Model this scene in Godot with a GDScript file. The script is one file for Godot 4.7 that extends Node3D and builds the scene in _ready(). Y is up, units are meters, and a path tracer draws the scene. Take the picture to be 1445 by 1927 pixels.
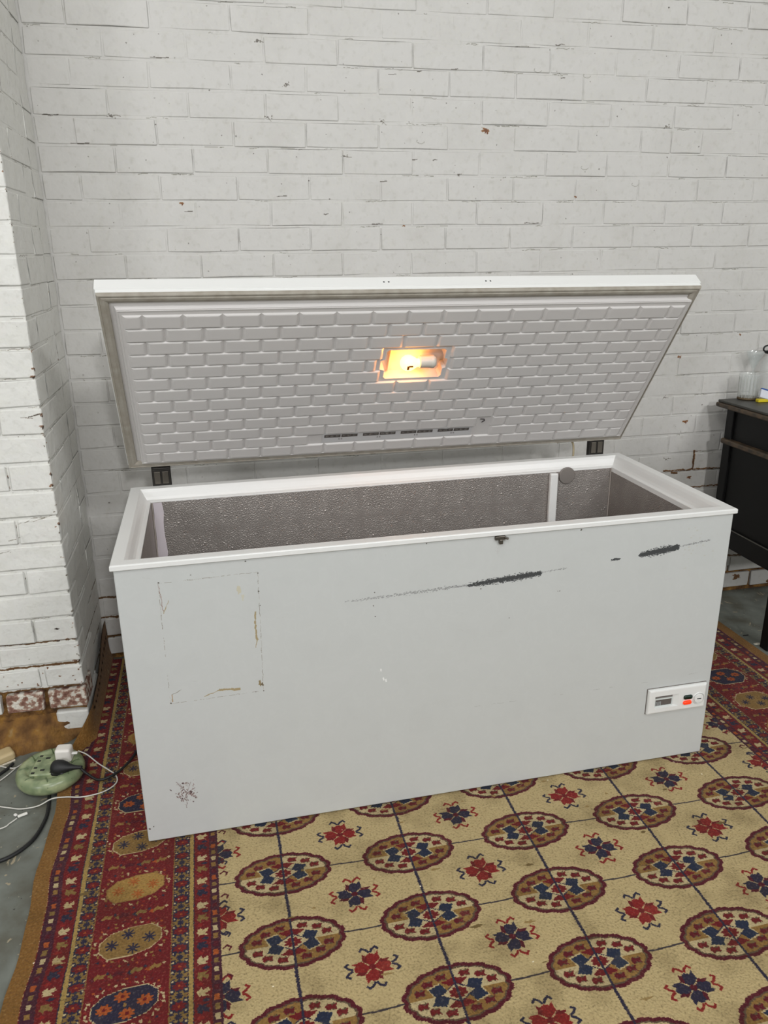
extends Node3D

# ---------------------------------------------------------------- mesh building
class MB:
	var v := PackedVector3Array()
	var n := PackedVector3Array()
	var uv := PackedVector2Array()
	var T := Transform3D()
	var U := Vector4(1, 0, 0, 0)
	var V := Vector4(0, 1, 0, 0)
	var unwrap := false          # the corner of the chimney breast: front face, then the return

	func vert(p: Vector3, q: Vector3) -> void:
		var w := T * p
		v.append(w)
		n.append((T.basis * q).normalized())
		if unwrap:
			var s := w.x + 0.65 if absf(q.z) >= absf(q.x) else 0.912 - w.z
			uv.append(Vector2(s / 0.912, (2.25 - w.y) / 2.27))
		else:
			uv.append(Vector2(U.x * w.x + U.y * w.y + U.z * w.z + U.w, V.x * w.x + V.y * w.y + V.z * w.z + V.w))

	func tri(a: Vector3, b: Vector3, c: Vector3, na: Vector3, nb: Vector3, nc: Vector3) -> void:
		vert(a, na)
		if (b - a).cross(c - a).dot(na + nb + nc) > 0.0:
			vert(c, nc)
			vert(b, nb)
		else:
			vert(b, nb)
			vert(c, nc)

	func quad(a: Vector3, b: Vector3, c: Vector3, d: Vector3, q: Vector3) -> void:
		tri(a, b, c, q, q, q)
		tri(a, c, d, q, q, q)

	func surf(rows: Array, norms: Array, wrap := false) -> void:
		for i in rows.size() - 1:
			var m: int = rows[i].size()
			for j in (m if wrap else m - 1):
				var k := (j + 1) % m
				tri(rows[i][j], rows[i][k], rows[i + 1][k], norms[i][j], norms[i][k], norms[i + 1][k])
				tri(rows[i][j], rows[i + 1][k], rows[i + 1][j], norms[i][j], norms[i + 1][k], norms[i + 1][j])

	# a height field: smooth normals taken from the neighbours, turned towards «up»
	func field(rows: Array, up: Vector3) -> void:
		var norms := []
		for i in rows.size():
			var line := PackedVector3Array()
			for j in rows[i].size():
				var du: Vector3 = rows[i][mini(j + 1, rows[i].size() - 1)] - rows[i][maxi(j - 1, 0)]
				var dv: Vector3 = rows[mini(i + 1, rows.size() - 1)][j] - rows[maxi(i - 1, 0)][j]
				var q := du.cross(dv).normalized()
				line.append(q if q.dot(up) >= 0.0 else -q)
			norms.append(line)
		surf(rows, norms)

	func rbox(c: Vector3, size: Vector3, r: float, wob := 0.0, key := 0.0) -> void:
		var h := size / 2.0
		var inner := Vector3(maxf(h.x - r, 0), maxf(h.y - r, 0), maxf(h.z - r, 0))
		for ax in 3:
			var a1 := (ax + 1) % 3
			var a2 := (ax + 2) % 3
			var l1 := [-h[a1], -inner[a1], 0.0, inner[a1], h[a1]]
			var l2 := [-h[a2], -inner[a2], inner[a2], h[a2]]
			for sg in [-1.0, 1.0]:
				var rows := []
				var norms := []
				for s in l1:
					var line := PackedVector3Array()
					var nl := PackedVector3Array()
					for t in l2:
						var p := Vector3()
						p[ax] = h[ax] * sg
						p[a1] = s
						p[a2] = t
						var q := p.clamp(-inner, inner)
						var d := (p - q).normalized()
						var w := c + q + d * r
						if wob > 0.0:
							w += Vector3(sin(w.x * 61.0 + w.y * 47.0 + key), sin(w.y * 83.0 + w.x * 29.0 + key * 1.7), sin(w.x * 37.0 - w.y * 71.0 + w.z * 53.0 + key * 2.3)) * wob
						line.append(w)
						nl.append(d)
					rows.append(line)
					norms.append(nl)
				surf(rows, norms)

	# a profile of (inset, height) swept round a rectangle in the xy plane, mitred at the corners
	func frame(x0: float, x1: float, y0: float, y1: float, prof: Array) -> void:
		for i in prof.size() - 1:
			var a: Vector2 = prof[i]
			var b: Vector2 = prof[i + 1]
			var d := Vector2(-(b.y - a.y), b.x - a.x).normalized()
			var ca := [Vector3(x0 + a.x, y0 + a.x, a.y), Vector3(x1 - a.x, y0 + a.x, a.y), Vector3(x1 - a.x, y1 - a.x, a.y), Vector3(x0 + a.x, y1 - a.x, a.y)]
			var cb := [Vector3(x0 + b.x, y0 + b.x, b.y), Vector3(x1 - b.x, y0 + b.x, b.y), Vector3(x1 - b.x, y1 - b.x, b.y), Vector3(x0 + b.x, y1 - b.x, b.y)]
			var inw := [Vector3(0, 1, 0), Vector3(-1, 0, 0), Vector3(0, -1, 0), Vector3(1, 0, 0)]
			for k in 4:
				quad(ca[k], ca[(k + 1) % 4], cb[(k + 1) % 4], cb[k], inw[k] * d.x + Vector3(0, 0, d.y))

	func tube(path: Array, r: float, seg := 8, caps := true) -> void:
		var rows := []
		var norms := []
		var side := Vector3()
		for i in path.size():
			var f: Vector3 = (path[mini(i + 1, path.size() - 1)] - path[maxi(i - 1, 0)]).normalized()
			if side == Vector3():
				side = f.cross(Vector3.UP if absf(f.y) < 0.9 else Vector3.RIGHT).normalized()
			side = (side - f * side.dot(f)).normalized()
			var up := side.cross(f)
			var line := PackedVector3Array()
			var nl := PackedVector3Array()
			for k in seg:
				var a := TAU * k / seg
				var d := side * cos(a) + up * sin(a)
				line.append(path[i] + d * r)
				nl.append(d)
			rows.append(line)
			norms.append(nl)
		surf(rows, norms, true)
		if caps:
			for e in [0, path.size() - 1]:
				var f: Vector3 = (path[0] - path[1] if e == 0 else path[-1] - path[-2]).normalized()
				for k in seg:
					tri(path[e], rows[e][k], rows[e][(k + 1) % seg], f, f, f)

	# (radius, height) turned round the y axis
	func lathe(c: Vector3, prof: Array, seg := 32) -> void:
		var rows := []
		var norms := []
		for i in prof.size():
			var t: Vector2 = prof[mini(i + 1, prof.size() - 1)] - prof[maxi(i - 1, 0)]
			var q := Vector2(t.y, -t.x).normalized()
			var line := PackedVector3Array()
			var nl := PackedVector3Array()
			for k in seg:
				var a := TAU * k / seg
				line.append(c + Vector3(cos(a) * prof[i].x, prof[i].y, sin(a) * prof[i].x))
				nl.append(Vector3(cos(a) * q.x, q.y, sin(a) * q.x))
			rows.append(line)
			norms.append(nl)
		surf(rows, norms, true)

	func mesh() -> ArrayMesh:
		var arrays := []
		arrays.resize(Mesh.ARRAY_MAX)
		arrays[Mesh.ARRAY_VERTEX] = v
		arrays[Mesh.ARRAY_NORMAL] = n
		arrays[Mesh.ARRAY_TEX_UV] = uv
		var m := ArrayMesh.new()
		m.add_surface_from_arrays(Mesh.PRIMITIVE_TRIANGLES, arrays)
		return m


var rng := RandomNumberGenerator.new()

func part(called: String, mb: MB, m: Material, parent: Node = self, label := "") -> MeshInstance3D:
	return place(called, mb.mesh(), m, parent, label)

func place(called: String, mesh: Mesh, m: Material, parent: Node = self, label := "") -> MeshInstance3D:
	var o := MeshInstance3D.new()
	o.name = called
	o.mesh = mesh
	o.material_override = m
	o.cast_shadow = GeometryInstance3D.SHADOW_CASTING_SETTING_ON
	if label:
		o.set_meta("label", label)
	parent.add_child(o, true)
	return o

func tag(o: Node, label: String, category: String, group := "") -> Node:
	o.set_meta("label", label)
	o.set_meta("category", category)
	if group:
		o.set_meta("group", group)
	return o

func thing(called: String, label: String, category: String, at := Vector3.ZERO, group := "") -> Node3D:
	var o := Node3D.new()
	o.name = called
	o.position = at
	add_child(o, true)
	tag(o, label, category, group)
	return o

func struct(called: String, mb: MB, m: Material, label := "") -> MeshInstance3D:
	var o := part(called, mb, m, self, label)
	o.set_meta("kind", "structure")
	return o

func smooth(points: Array, steps := 8) -> Array:
	var out := []
	for i in points.size() - 1:
		var a: Vector3 = points[maxi(i - 1, 0)]
		var b: Vector3 = points[i]
		var c: Vector3 = points[i + 1]
		var d: Vector3 = points[mini(i + 2, points.size() - 1)]
		for k in steps:
			out.append(b.cubic_interpolate(c, a, d, float(k) / steps))
	out.append(points[-1])
	return out

# ---------------------------------------------------------------- materials
func mat(c: Color, rough := 0.6, metal := 0.0, spec := 0.5) -> StandardMaterial3D:
	var m := StandardMaterial3D.new()
	m.albedo_color = c
	m.roughness = rough
	m.metallic = metal
	m.metallic_specular = spec
	return m

func tiled(m: StandardMaterial3D, metres: float, world := true) -> StandardMaterial3D:
	m.uv1_triplanar = true
	m.uv1_world_triplanar = world
	m.uv1_scale = Vector3.ONE / metres
	return m

func noise_image(size: int, freq: float, key: int, type := FastNoiseLite.TYPE_SIMPLEX_SMOOTH, octaves := 4) -> Image:
	var f := FastNoiseLite.new()
	f.noise_type = type
	f.seed = key
	f.frequency = freq
	f.fractal_octaves = octaves
	return f.get_seamless_image(size, size)

func tex(im: Image) -> ImageTexture:
	return ImageTexture.create_from_image(im)

# noise turned to colours: stops are [place, colour] in order
func coloured(im: Image, stops: Array) -> Image:
	var g := Gradient.new()
	var offs := PackedFloat32Array()
	var cols := PackedColorArray()
	for s in stops:
		offs.append(s[0])
		cols.append(s[1])
	g.offsets = offs
	g.colors = cols
	var table := PackedByteArray()
	for i in 256:
		var c := g.sample(i / 255.0)
		table.append_array(PackedByteArray([c.r8, c.g8, c.b8, c.a8]))
	var src := im.get_data()
	var dst := PackedByteArray()
	dst.resize(src.size() * 4)
	for i in src.size():
		var k := src[i] * 4
		var d := i * 4
		dst[d] = table[k]
		dst[d + 1] = table[k + 1]
		dst[d + 2] = table[k + 2]
		dst[d + 3] = table[k + 3]
	return Image.create_from_data(im.get_width(), im.get_height(), false, Image.FORMAT_RGBA8, dst)

func cover(img: Image, stamp: Image) -> void:
	for x in range(0, img.get_width(), stamp.get_width()):
		for y in range(0, img.get_height(), stamp.get_height()):
			img.blend_rect(stamp, Rect2i(0, 0, stamp.get_width(), stamp.get_height()), Vector2i(x, y))

func spread(tile: Image, w: int, h: int) -> Image:
	var out := Image.create(w, h, false, tile.get_format())
	for x in range(0, w, tile.get_width()):
		for y in range(0, h, tile.get_height()):
			out.blit_rect(tile, Rect2i(0, 0, tile.get_width(), tile.get_height()), Vector2i(x, y))
	return out

# a filled polygon on an image, in pixels; ragged edges where «jit» is above 0
func poly(img: Image, pts: PackedVector2Array, c: Color, jit := 0.0, step := 1) -> void:
	var lo := pts[0].y
	var hi := pts[0].y
	for p in pts:
		lo = minf(lo, p.y)
		hi = maxf(hi, p.y)
	var y := maxi(0, int(lo))
	while y <= mini(img.get_height() - 1, int(hi)):
		var xs := PackedFloat32Array()
		var yc := y + step * 0.5
		for i in pts.size():
			var a := pts[i]
			var b := pts[(i + 1) % pts.size()]
			if (a.y <= yc) != (b.y <= yc):
				xs.append(a.x + (yc - a.y) / (b.y - a.y) * (b.x - a.x) + (rng.randf_range(-jit, jit) if jit > 0.0 else 0.0))
		xs.sort()
		for i in range(0, xs.size() - 1, 2):
			var x0 := int(round(xs[i]))
			var x1 := int(round(xs[i + 1]))
			if x1 > x0:
				img.fill_rect(Rect2i(x0, y, x1 - x0, step), c)
		y += step

func blob(img: Image, c: Vector2, r: Vector2, col: Color, rough := 0.35, turn := 0.0) -> void:
	var pts := PackedVector2Array()
	for k in 14:
		var a := TAU * k / 14.0
		pts.append(c + (Vector2(cos(a), sin(a)) * r * rng.randf_range(1.0 - rough, 1.0 + rough)).rotated(turn))
	poly(img, pts, col)

func stroke(img: Image, pts: Array, width: float, col: Color, jit := 0.0) -> void:
	for i in pts.size() - 1:
		var a: Vector2 = pts[i]
		var b: Vector2 = pts[i + 1]
		if a.distance_to(b) < 0.01:
			continue
		var e := (b - a).normalized() * width * 0.3
		var s := (b - a).normalized().orthogonal() * width / 2.0
		poly(img, PackedVector2Array([a - e + s, b + e + s, b + e - s, a - e - s]), col, jit)

func crack(img: Image, a: Vector2, b: Vector2, width: float, col: Color) -> void:
	var pts := [a]
	var k := maxi(2, int(a.distance_to(b) / 7.0))
	for i in range(1, k):
		pts.append(a.lerp(b, float(i) / k) + Vector2(rng.randf_range(-1.6, 1.6), rng.randf_range(-1.6, 1.6)))
	pts.append(b)
	for i in pts.size() - 1:
		stroke(img, [pts[i], pts[i + 1]], width * rng.randf_range(0.5, 1.3), col)

var M := {}

func make_materials() -> void:
	M.enamel = mat(Color(0.765, 0.77, 0.765), 0.32)
	M.plastic = mat(Color(0.86, 0.86, 0.85), 0.35)
	M.liner = mat(Color(0.785, 0.772, 0.762), 0.36)
	M.trim = mat(Color(0.88, 0.88, 0.87), 0.4)
	var grime := coloured(noise_image(256, 0.02, 5), [[0.0, Color(0.56, 0.535, 0.485)], [0.45, Color(0.605, 0.58, 0.535)], [1.0, Color(0.65, 0.63, 0.59)]])
	M.gasket = tiled(mat(Color.WHITE, 0.7), 0.2, false)
	M.gasket.albedo_texture = tex(grime)
	M.black = mat(Color(0.06, 0.06, 0.06), 0.5)
	M.steel = mat(Color(0.42, 0.40, 0.37), 0.38, 0.9)
	M.dark_steel = mat(Color(0.22, 0.21, 0.20), 0.45, 0.8)
	M.rubber = mat(Color(0.07, 0.07, 0.075), 0.55)
	M.white_cable = mat(Color(0.78, 0.77, 0.74), 0.45)

	# stucco aluminium, dented, with frost specks
	var stucco := coloured(noise_image(512, 0.17, 11, FastNoiseLite.TYPE_SIMPLEX_SMOOTH, 2), [[0.0, Color(0.34, 0.34, 0.34)], [1.0, Color(0.68, 0.68, 0.68)]])
	var alu := coloured(noise_image(512, 0.012, 12), [[0.0, Color(0.60, 0.575, 0.555)], [1.0, Color(0.65, 0.625, 0.605)]])
	rng.seed = 77
	for i in 110:
		var at := Vector2(rng.randf_range(6, 506), rng.randf_range(6, 506))
		var size := rng.randf_range(2.0, 5.0)
		for k in 5:
			blob(stucco, at, Vector2.ONE * size * (1.0 - k * 0.19), Color.WHITE * (0.52 + (k * 0.11 if i % 3 else k * -0.11)), 0.12)
	for i in 60:
		blob(alu, Vector2(rng.randf_range(4, 508), rng.randf_range(4, 508)), Vector2.ONE * rng.randf_range(0.5, 1.2), Color(0.93, 0.92, 0.90))
	M.alu = tiled(mat(Color.WHITE, 0.40, 0.55), 0.42, false)
	M.alu.albedo_texture = tex(alu)
	M.alu.heightmap_enabled = true
	M.alu.heightmap_texture = tex(stucco)
	M.alu.heightmap_scale = 0.34

	# unpainted base of the wall: brown mortar and stone
	var dirt := coloured(noise_image(512, 0.016, 21, FastNoiseLite.TYPE_SIMPLEX_SMOOTH, 6), [[0.0, Color(0.20, 0.13, 0.06)], [0.35, Color(0.38, 0.26, 0.13)], [0.6, Color(0.50, 0.36, 0.19)], [0.8, Color(0.58, 0.42, 0.18)], [1.0, Color(0.66, 0.56, 0.40)]])
	var dirt_h := tex(noise_image(512, 0.03, 22, FastNoiseLite.TYPE_SIMPLEX_SMOOTH, 6))
	M.dirt = tiled(mat(Color.WHITE, 0.95), 0.45)
	M.dirt.albedo_texture = tex(dirt)
	M.dirt.heightmap_enabled = true
	M.dirt.heightmap_texture = dirt_h
	M.dirt.heightmap_scale = 0.9

	# bare red brick under flaking white paint
	var red := coloured(noise_image(512, 0.014, 31, FastNoiseLite.TYPE_SIMPLEX_SMOOTH, 6), [[0.0, Color(0.40, 0.27, 0.22)], [0.3, Color(0.50, 0.355, 0.30)], [0.45, Color(0.60, 0.48, 0.42)], [0.53, Color(0.68, 0.59, 0.52)], [0.56, Color(0.82, 0.79, 0.74)], [1.0, Color(0.88, 0.86, 0.82)]])
	M.red = tiled(mat(Color.WHITE, 0.9), 0.22)
	M.red.albedo_texture = tex(red)
	M.red.heightmap_enabled = true
	M.red.heightmap_texture = dirt_h
	M.red.heightmap_scale = 0.3

	# painted concrete floor
	var con := coloured(noise_image(1024, 0.006, 41, FastNoiseLite.TYPE_SIMPLEX_SMOOTH, 6), [[0.0, Color(0.33, 0.32, 0.275)], [0.4, Color(0.40, 0.41, 0.38)], [0.75, Color(0.45, 0.465, 0.435)], [1.0, Color(0.53, 0.515, 0.45)]])
	for i in 620:
		var at := Vector2(rng.randf() * 1024, rng.randf() * 1024)
		if i % 4 == 0:
			blob(con, at, Vector2(rng.randf_range(2, 14), rng.randf_range(1, 4)), Color(0.60, 0.56, 0.47), 0.6, rng.randf() * TAU)
		else:
			blob(con, at, Vector2.ONE * rng.randf_range(0.6, 2.5), Color(0.62, 0.60, 0.52) if i % 3 else Color(0.18, 0.17, 0.15), 0.4)
	M.floor = tiled(mat(Color.WHITE, 0.62), 0.9)
	M.floor.albedo_texture = tex(con)
	M.floor.heightmap_enabled = true
	M.floor.heightmap_texture = dirt_h
	M.floor.heightmap_scale = 0.1

	M.room = mat(Color(0.82, 0.82, 0.81), 0.8)
	M.wood = mat(Color(0.065, 0.065, 0.065), 0.5, 0.0, 0.35)
	var worn := coloured(noise_image(256, 0.03, 51), [[0.0, Color(0.13, 0.11, 0.085)], [0.45, Color(0.26, 0.21, 0.155)], [1.0, Color(0.40, 0.32, 0.23)]])
	M.worn = tiled(mat(Color.WHITE, 0.5), 0.3)
	M.worn.albedo_texture = tex(worn)

	var marble := coloured(noise_image(256, 0.02, 61, FastNoiseLite.TYPE_SIMPLEX_SMOOTH, 3), [[0.0, Color(0.38, 0.43, 0.31)], [0.4, Color(0.47, 0.52, 0.39)], [0.6, Color(0.55, 0.59, 0.45)], [1.0, Color(0.69, 0.70, 0.55)]])
	M.marble = tiled(mat(Color.WHITE, 0.3), 0.22, false)
	M.marble.albedo_texture = tex(marble)

# ---------------------------------------------------------------- painted brick
func paint_image(w: int, h: int, base: Color, key: int) -> Image:
	var img := Image.create(w, h, false, Image.FORMAT_RGBA8)
	img.fill(base)
	cover(img, coloured(noise_image(512, 0.005, key), [[0.0, Color(0.42, 0.40, 0.30, 0.05)], [0.5, Color(0.5, 0.48, 0.4, 0.0)], [1.0, Color(1, 0.99, 0.96, 0.05)]]))
	cover(img, coloured(noise_image(512, 0.05, key + 1), [[0.0, Color(0.3, 0.28, 0.2, 0.10)], [0.45, Color(0.5, 0.5, 0.4, 0.0)], [1.0, Color(1, 1, 1, 0.06)]]))
	return img

func paint_bump(w: int, h: int, key: int) -> Image:
	var a := noise_image(512, 0.02, key, FastNoiseLite.TYPE_SIMPLEX_SMOOTH, 5)
	return spread(a, w, h)

const DOTS := [181,1945,3,114,1941,3,458,1939,9,-37,1948,3,-167,1950,3,311,1807,4,467,1852,4,28,1733,8,379,1686,3,337,1687,3,428,1639,3,63,1595,2,207,1579,4,342,1556,3,-4,1498,3,-79,1415,4,139,1665,2,-120,1334,3,150,1713,4,537,1828,9,468,1852,3,717,1851,3,925,1789,4,1033,1790,4,1064,1777,4,477,1739,6,824,1735,6,913,1734,3,379,1684,3,652,1695,3,825,1704,3,956,1705,3,943,1676,3,706,1635,6,558,1631,3,1077,1585,6,593,1564,4,656,1511,4,1128,1549,3,1186,1457,3,719,1473,3,890,1449,2,820,1406,3,1764,2080,4,1963,2011,4,2004,1988,4,1367,1947,3,1512,1863,3,1417,1807,3,1670,1802,3,1616,1765,4,1794,1739,6,2060,1778,4,2140,1788,3,1548,1718,3,1923,1679,4,1564,1606,4,1560,1541,3,1811,1645,4,1493,1273,4,1895,826,6,2057,790,4,2124,668,4,1930,584,6,-65,759,5,-115,571,5,881,2025,4,639,1789,2,1192,1718,2,1573,1993,3,1668,2053,2,2181,1643,3,567,1378,2,173,1366,2,1286,1632,2,1113,1356,2,1448,1438,2,2012,1418,2,2111,1591,3]
const DASHES := [860,1864,21,945,1875,12,1057,1884,18,1401,1962,27,998,1626,12,1417,1870,12,643,1467,12,932,1627,14,223,1475,21,830,1563,18,808,1437,30,1334,1438,45,507,1518,27,-67,1659,45,-137,1732,39,178,1886,45]
const RUST := [203,1498,6,1164,1716,13,2179,1048,5,1940,975,7,1993,730,9,2038,506,9,1486,1521,4,896,1432,4]

func wall_material() -> StandardMaterial3D:
	rng.seed = 101
	var w := 2030
	var h := 1589
	var img := paint_image(w, h, Color(0.785, 0.78, 0.762), 71)
	var bump := paint_bump(w, h, 73)
	var dark := Color(0.40, 0.38, 0.355)
	var px := func(x: float, y: float) -> Vector2: return Vector2((x / 1000.0 + 0.25) * 700.0, (2.25 - y / 1000.0) * 700.0)
	# dirt caught in the joints
	for k in 30:
		var y := 1429.7 + 75.0 * 10 - 75.0 * k
		for i in 24:
			if rng.randf() < 0.62:
				continue
			var x := rng.randf_range(-180, 2350)
			var l := rng.randf_range(8, 70)
			crack(img, px.call(x, y + rng.randf_range(-3, 2)), px.call(x + l, y + rng.randf_range(-3, 2)), 1.1, Color(0.52, 0.51, 0.47))
	for i in 260:
		var at: Vector2 = px.call(rng.randf_range(-180, 2400), rng.randf_range(100, 2100))
		blob(img, at, Vector2.ONE * rng.randf_range(0.5, 1.3), Color(0.50, 0.49, 0.46), 0.4)
	for i in range(0, DOTS.size(), 3):
		var c: Vector2 = px.call(DOTS[i], DOTS[i + 1])
		var r: float = DOTS[i + 2] * 0.36
		blob(img, c, Vector2(r, r * 0.8), dark if DOTS[i + 2] > 2 else Color(0.42, 0.40, 0.37), 0.5)
		if DOTS[i + 2] > 5:
			for k in 5:
				blob(img, c + Vector2(rng.randf_range(-9, 9), rng.randf_range(-5, 5)), Vector2.ONE * rng.randf_range(0.5, 1.5), Color(0.45, 0.43, 0.39), 0.5)
			crack(img, c, c + Vector2(rng.randf_range(6, 18), rng.randf_range(-3, 8)), 1.0, Color(0.45, 0.43, 0.39))
	for i in range(0, DASHES.size(), 3):
		var c: Vector2 = px.call(DASHES[i], DASHES[i + 1])
		crack(img, c - Vector2(DASHES[i + 2] * 0.4, 0), c + Vector2(DASHES[i + 2] * 0.4, -1), 1.6, Color(0.40, 0.38, 0.35))
	var rust := Color(0.50, 0.33, 0.19)
	for i in range(0, RUST.size(), 3):
		var c: Vector2 = px.call(RUST[i], RUST[i + 1])
		blob(img, c, Vector2(RUST[i + 2] * 0.75, RUST[i + 2] * 0.34), rust, 0.6)
		blob(img, c + Vector2(2, 2), Vector2(RUST[i + 2] * 0.3, RUST[i + 2] * 0.4), Color(0.42, 0.27, 0.17), 0.6)
	# curled flakes
	for p in [[1512, 1610], [1700, 1560], [1330, 1890], [950, 1680], [1990, 690], [1500, 1880]]:
		var c: Vector2 = px.call(p[0], p[1])
		var pts := []
		for k in 8:
			pts.append(c + Vector2(cos(k * 0.55) * 9.0, sin(k * 0.55) * 4.5))
		stroke(img, pts, 1.0, Color(0.56, 0.55, 0.51))
	# lime-green and brown stains of old damp in the brick lines low on the wall
	for p in [[640, 735], [760, 742], [820, 728], [900, 747], [1010, 738], [1080, 742]]:
		var c: Vector2 = px.call(p[0], p[1])
		crack(img, c, c + Vector2(rng.randf_range(20, 55), rng.randf_range(-8, 8)), 1.4, Color(0.34, 0.35, 0.32))
	# mortar that has lost its paint, low on the right
	for s in [[1925, 539, 2172, 536, 5.0], [2048, 612, 2050, 540, 5.5], [2045, 612, 2075, 610, 3.0], [2040, 465, 2175, 465, 4.0], [1960, 530, 1985, 527, 6.0]]:
		crack(img, px.call(s[0], s[1]), px.call(s[2], s[3]), s[4] * 0.75, Color(0.42, 0.29, 0.16))
		crack(img, px.call(s[0], s[1] - 3), px.call(s[2], s[3] - 3), s[4] * 0.3, Color(0.28, 0.18, 0.09))
	for k in [15, 16, 17, 18, 19]:      # the lowest beds
		var y: float = 1429.7 - 75.0 * k
		for x in range(-190, 3000, 40):
			if k > 15 or rng.randf() < 0.4:
				crack(img, px.call(x, y), px.call(x + 42, y), rng.randf_range(2.5, 6.5), Color(0.36, 0.25, 0.13))
	for i in 70:
		blob(img, px.call(rng.randf_range(-180, 2900), rng.randf_range(0, 70)), Vector2(rng.randf_range(3, 22), rng.randf_range(2, 8)), Color(0.40, 0.27, 0.15), 0.5)
	var m := mat(Color.WHITE, 0.6)
	m.albedo_texture = tex(img)
	m.heightmap_enabled = true
	m.heightmap_texture = tex(bump)
	m.heightmap_scale = 0.16
	m.texture_repeat = false
	return m

func chimney_material() -> StandardMaterial3D:
	rng.seed = 202
	var w := 820
	var h := 2043
	var img := paint_image(w, h, Color(0.87, 0.865, 0.845), 81)
	var px := func(s: float, y: float) -> Vector2: return Vector2(s * 900.0, (2.25 - y) * 900.0)
	var brown := Color(0.42, 0.28, 0.17)
	for i in 160:
		blob(img, px.call(rng.randf_range(0, 0.9), rng.randf_range(0, 2.1)), Vector2.ONE * rng.randf_range(0.5, 1.3), Color(0.55, 0.53, 0.49), 0.4)
	for k in 30:
		var y := 1.4297 + 0.75 - 0.075 * k
		for i in 6:
			var s := rng.randf_range(0.0, 0.85)
			crack(img, px.call(s, y + rng.randf_range(-0.003, 0.002)), px.call(s + rng.randf_range(0.02, 0.07), y), 1.3, Color(0.55, 0.53, 0.49))
	# chipped arris at the corner (s = 0.462)
	for i in 46:
		var y := rng.randf_range(0.1, 1.6)
		blob(img, px.call(0.462 + rng.randf_range(-0.007, 0.004), y), Vector2(rng.randf_range(0.7, 3.2), rng.randf_range(0.7, 2.6)), [Color(0.46, 0.43, 0.38), Color(0.62, 0.58, 0.52), Color(0.55, 0.40, 0.30)][i % 3], 0.5)
	for p in [[0.462, 1.505, 5], [0.462, 1.43, 4], [0.462, 1.08, 6], [0.455, 1.06, 7], [0.463, 0.96, 7], [0.46, 0.93, 8], [0.463, 0.905, 6], [0.462, 0.80, 6], [0.461, 0.77, 5], [0.463, 0.66, 5], [0.45, 0.236, 8], [0.44, 0.31, 7], [0.41, 0.308, 8]]:
		blob(img, px.call(p[0], p[1]), Vector2(p[2] * 0.7, p[2] * 0.45), Color(0.50, 0.38, 0.30), 0.6)
		blob(img, px.call(p[0] + 0.002, p[1] - 0.004), Vector2(p[2] * 0.5, p[2] * 0.4), Color(0.26, 0.20, 0.16), 0.5)
	blob(img, px.call(0.416, 0.345), Vector2(5, 2.4), Color(0.20, 0.16, 0.13), 0.3)
	crack(img, px.call(0.43, 0.956), px.call(0.462, 0.962), 3.0, Color(0.34, 0.30, 0.26))
	crack(img, px.call(0.41, 0.955), px.call(0.44, 0.952), 1.3, Color(0.5, 0.46, 0.42))
	for p in [[0.40, 0.67], [0.42, 0.675], [0.36, 0.665], [0.30, 0.585], [0.33, 0.62]]:
		crack(img, px.call(p[0], p[1]), px.call(p[0] + 0.03, p[1] + 0.008), 1.5, Color(0.58, 0.56, 0.51))
	# bare beds at the foot
	for k in [15, 16, 17, 18]:
		var y: float = 1.4297 - 0.075 * k
		for s in 30:
			crack(img, px.call(s * 0.031, y + 0.001), px.call(s * 0.031 + 0.034, y + 0.001), rng.randf_range(2.5, 6.0) + (k - 15), Color(0.38, 0.26, 0.14) if s < 20 else Color(0.45, 0.40, 0.33))
	for i in 14:
		blob(img, px.call(rng.randf_range(0.25, 0.46), rng.randf_range(0.16, 0.235)), Vector2(rng.randf_range(0.8, 3), rng.randf_range(0.8, 2)), brown, 0.5)
	var m := mat(Color.WHITE, 0.62)
	m.albedo_texture = tex(img)
	m.heightmap_enabled = true
	m.heightmap_texture = tex(paint_bump(w, h, 83))
	m.heightmap_scale = 0.22
	m.texture_repeat = false
	return m

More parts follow.
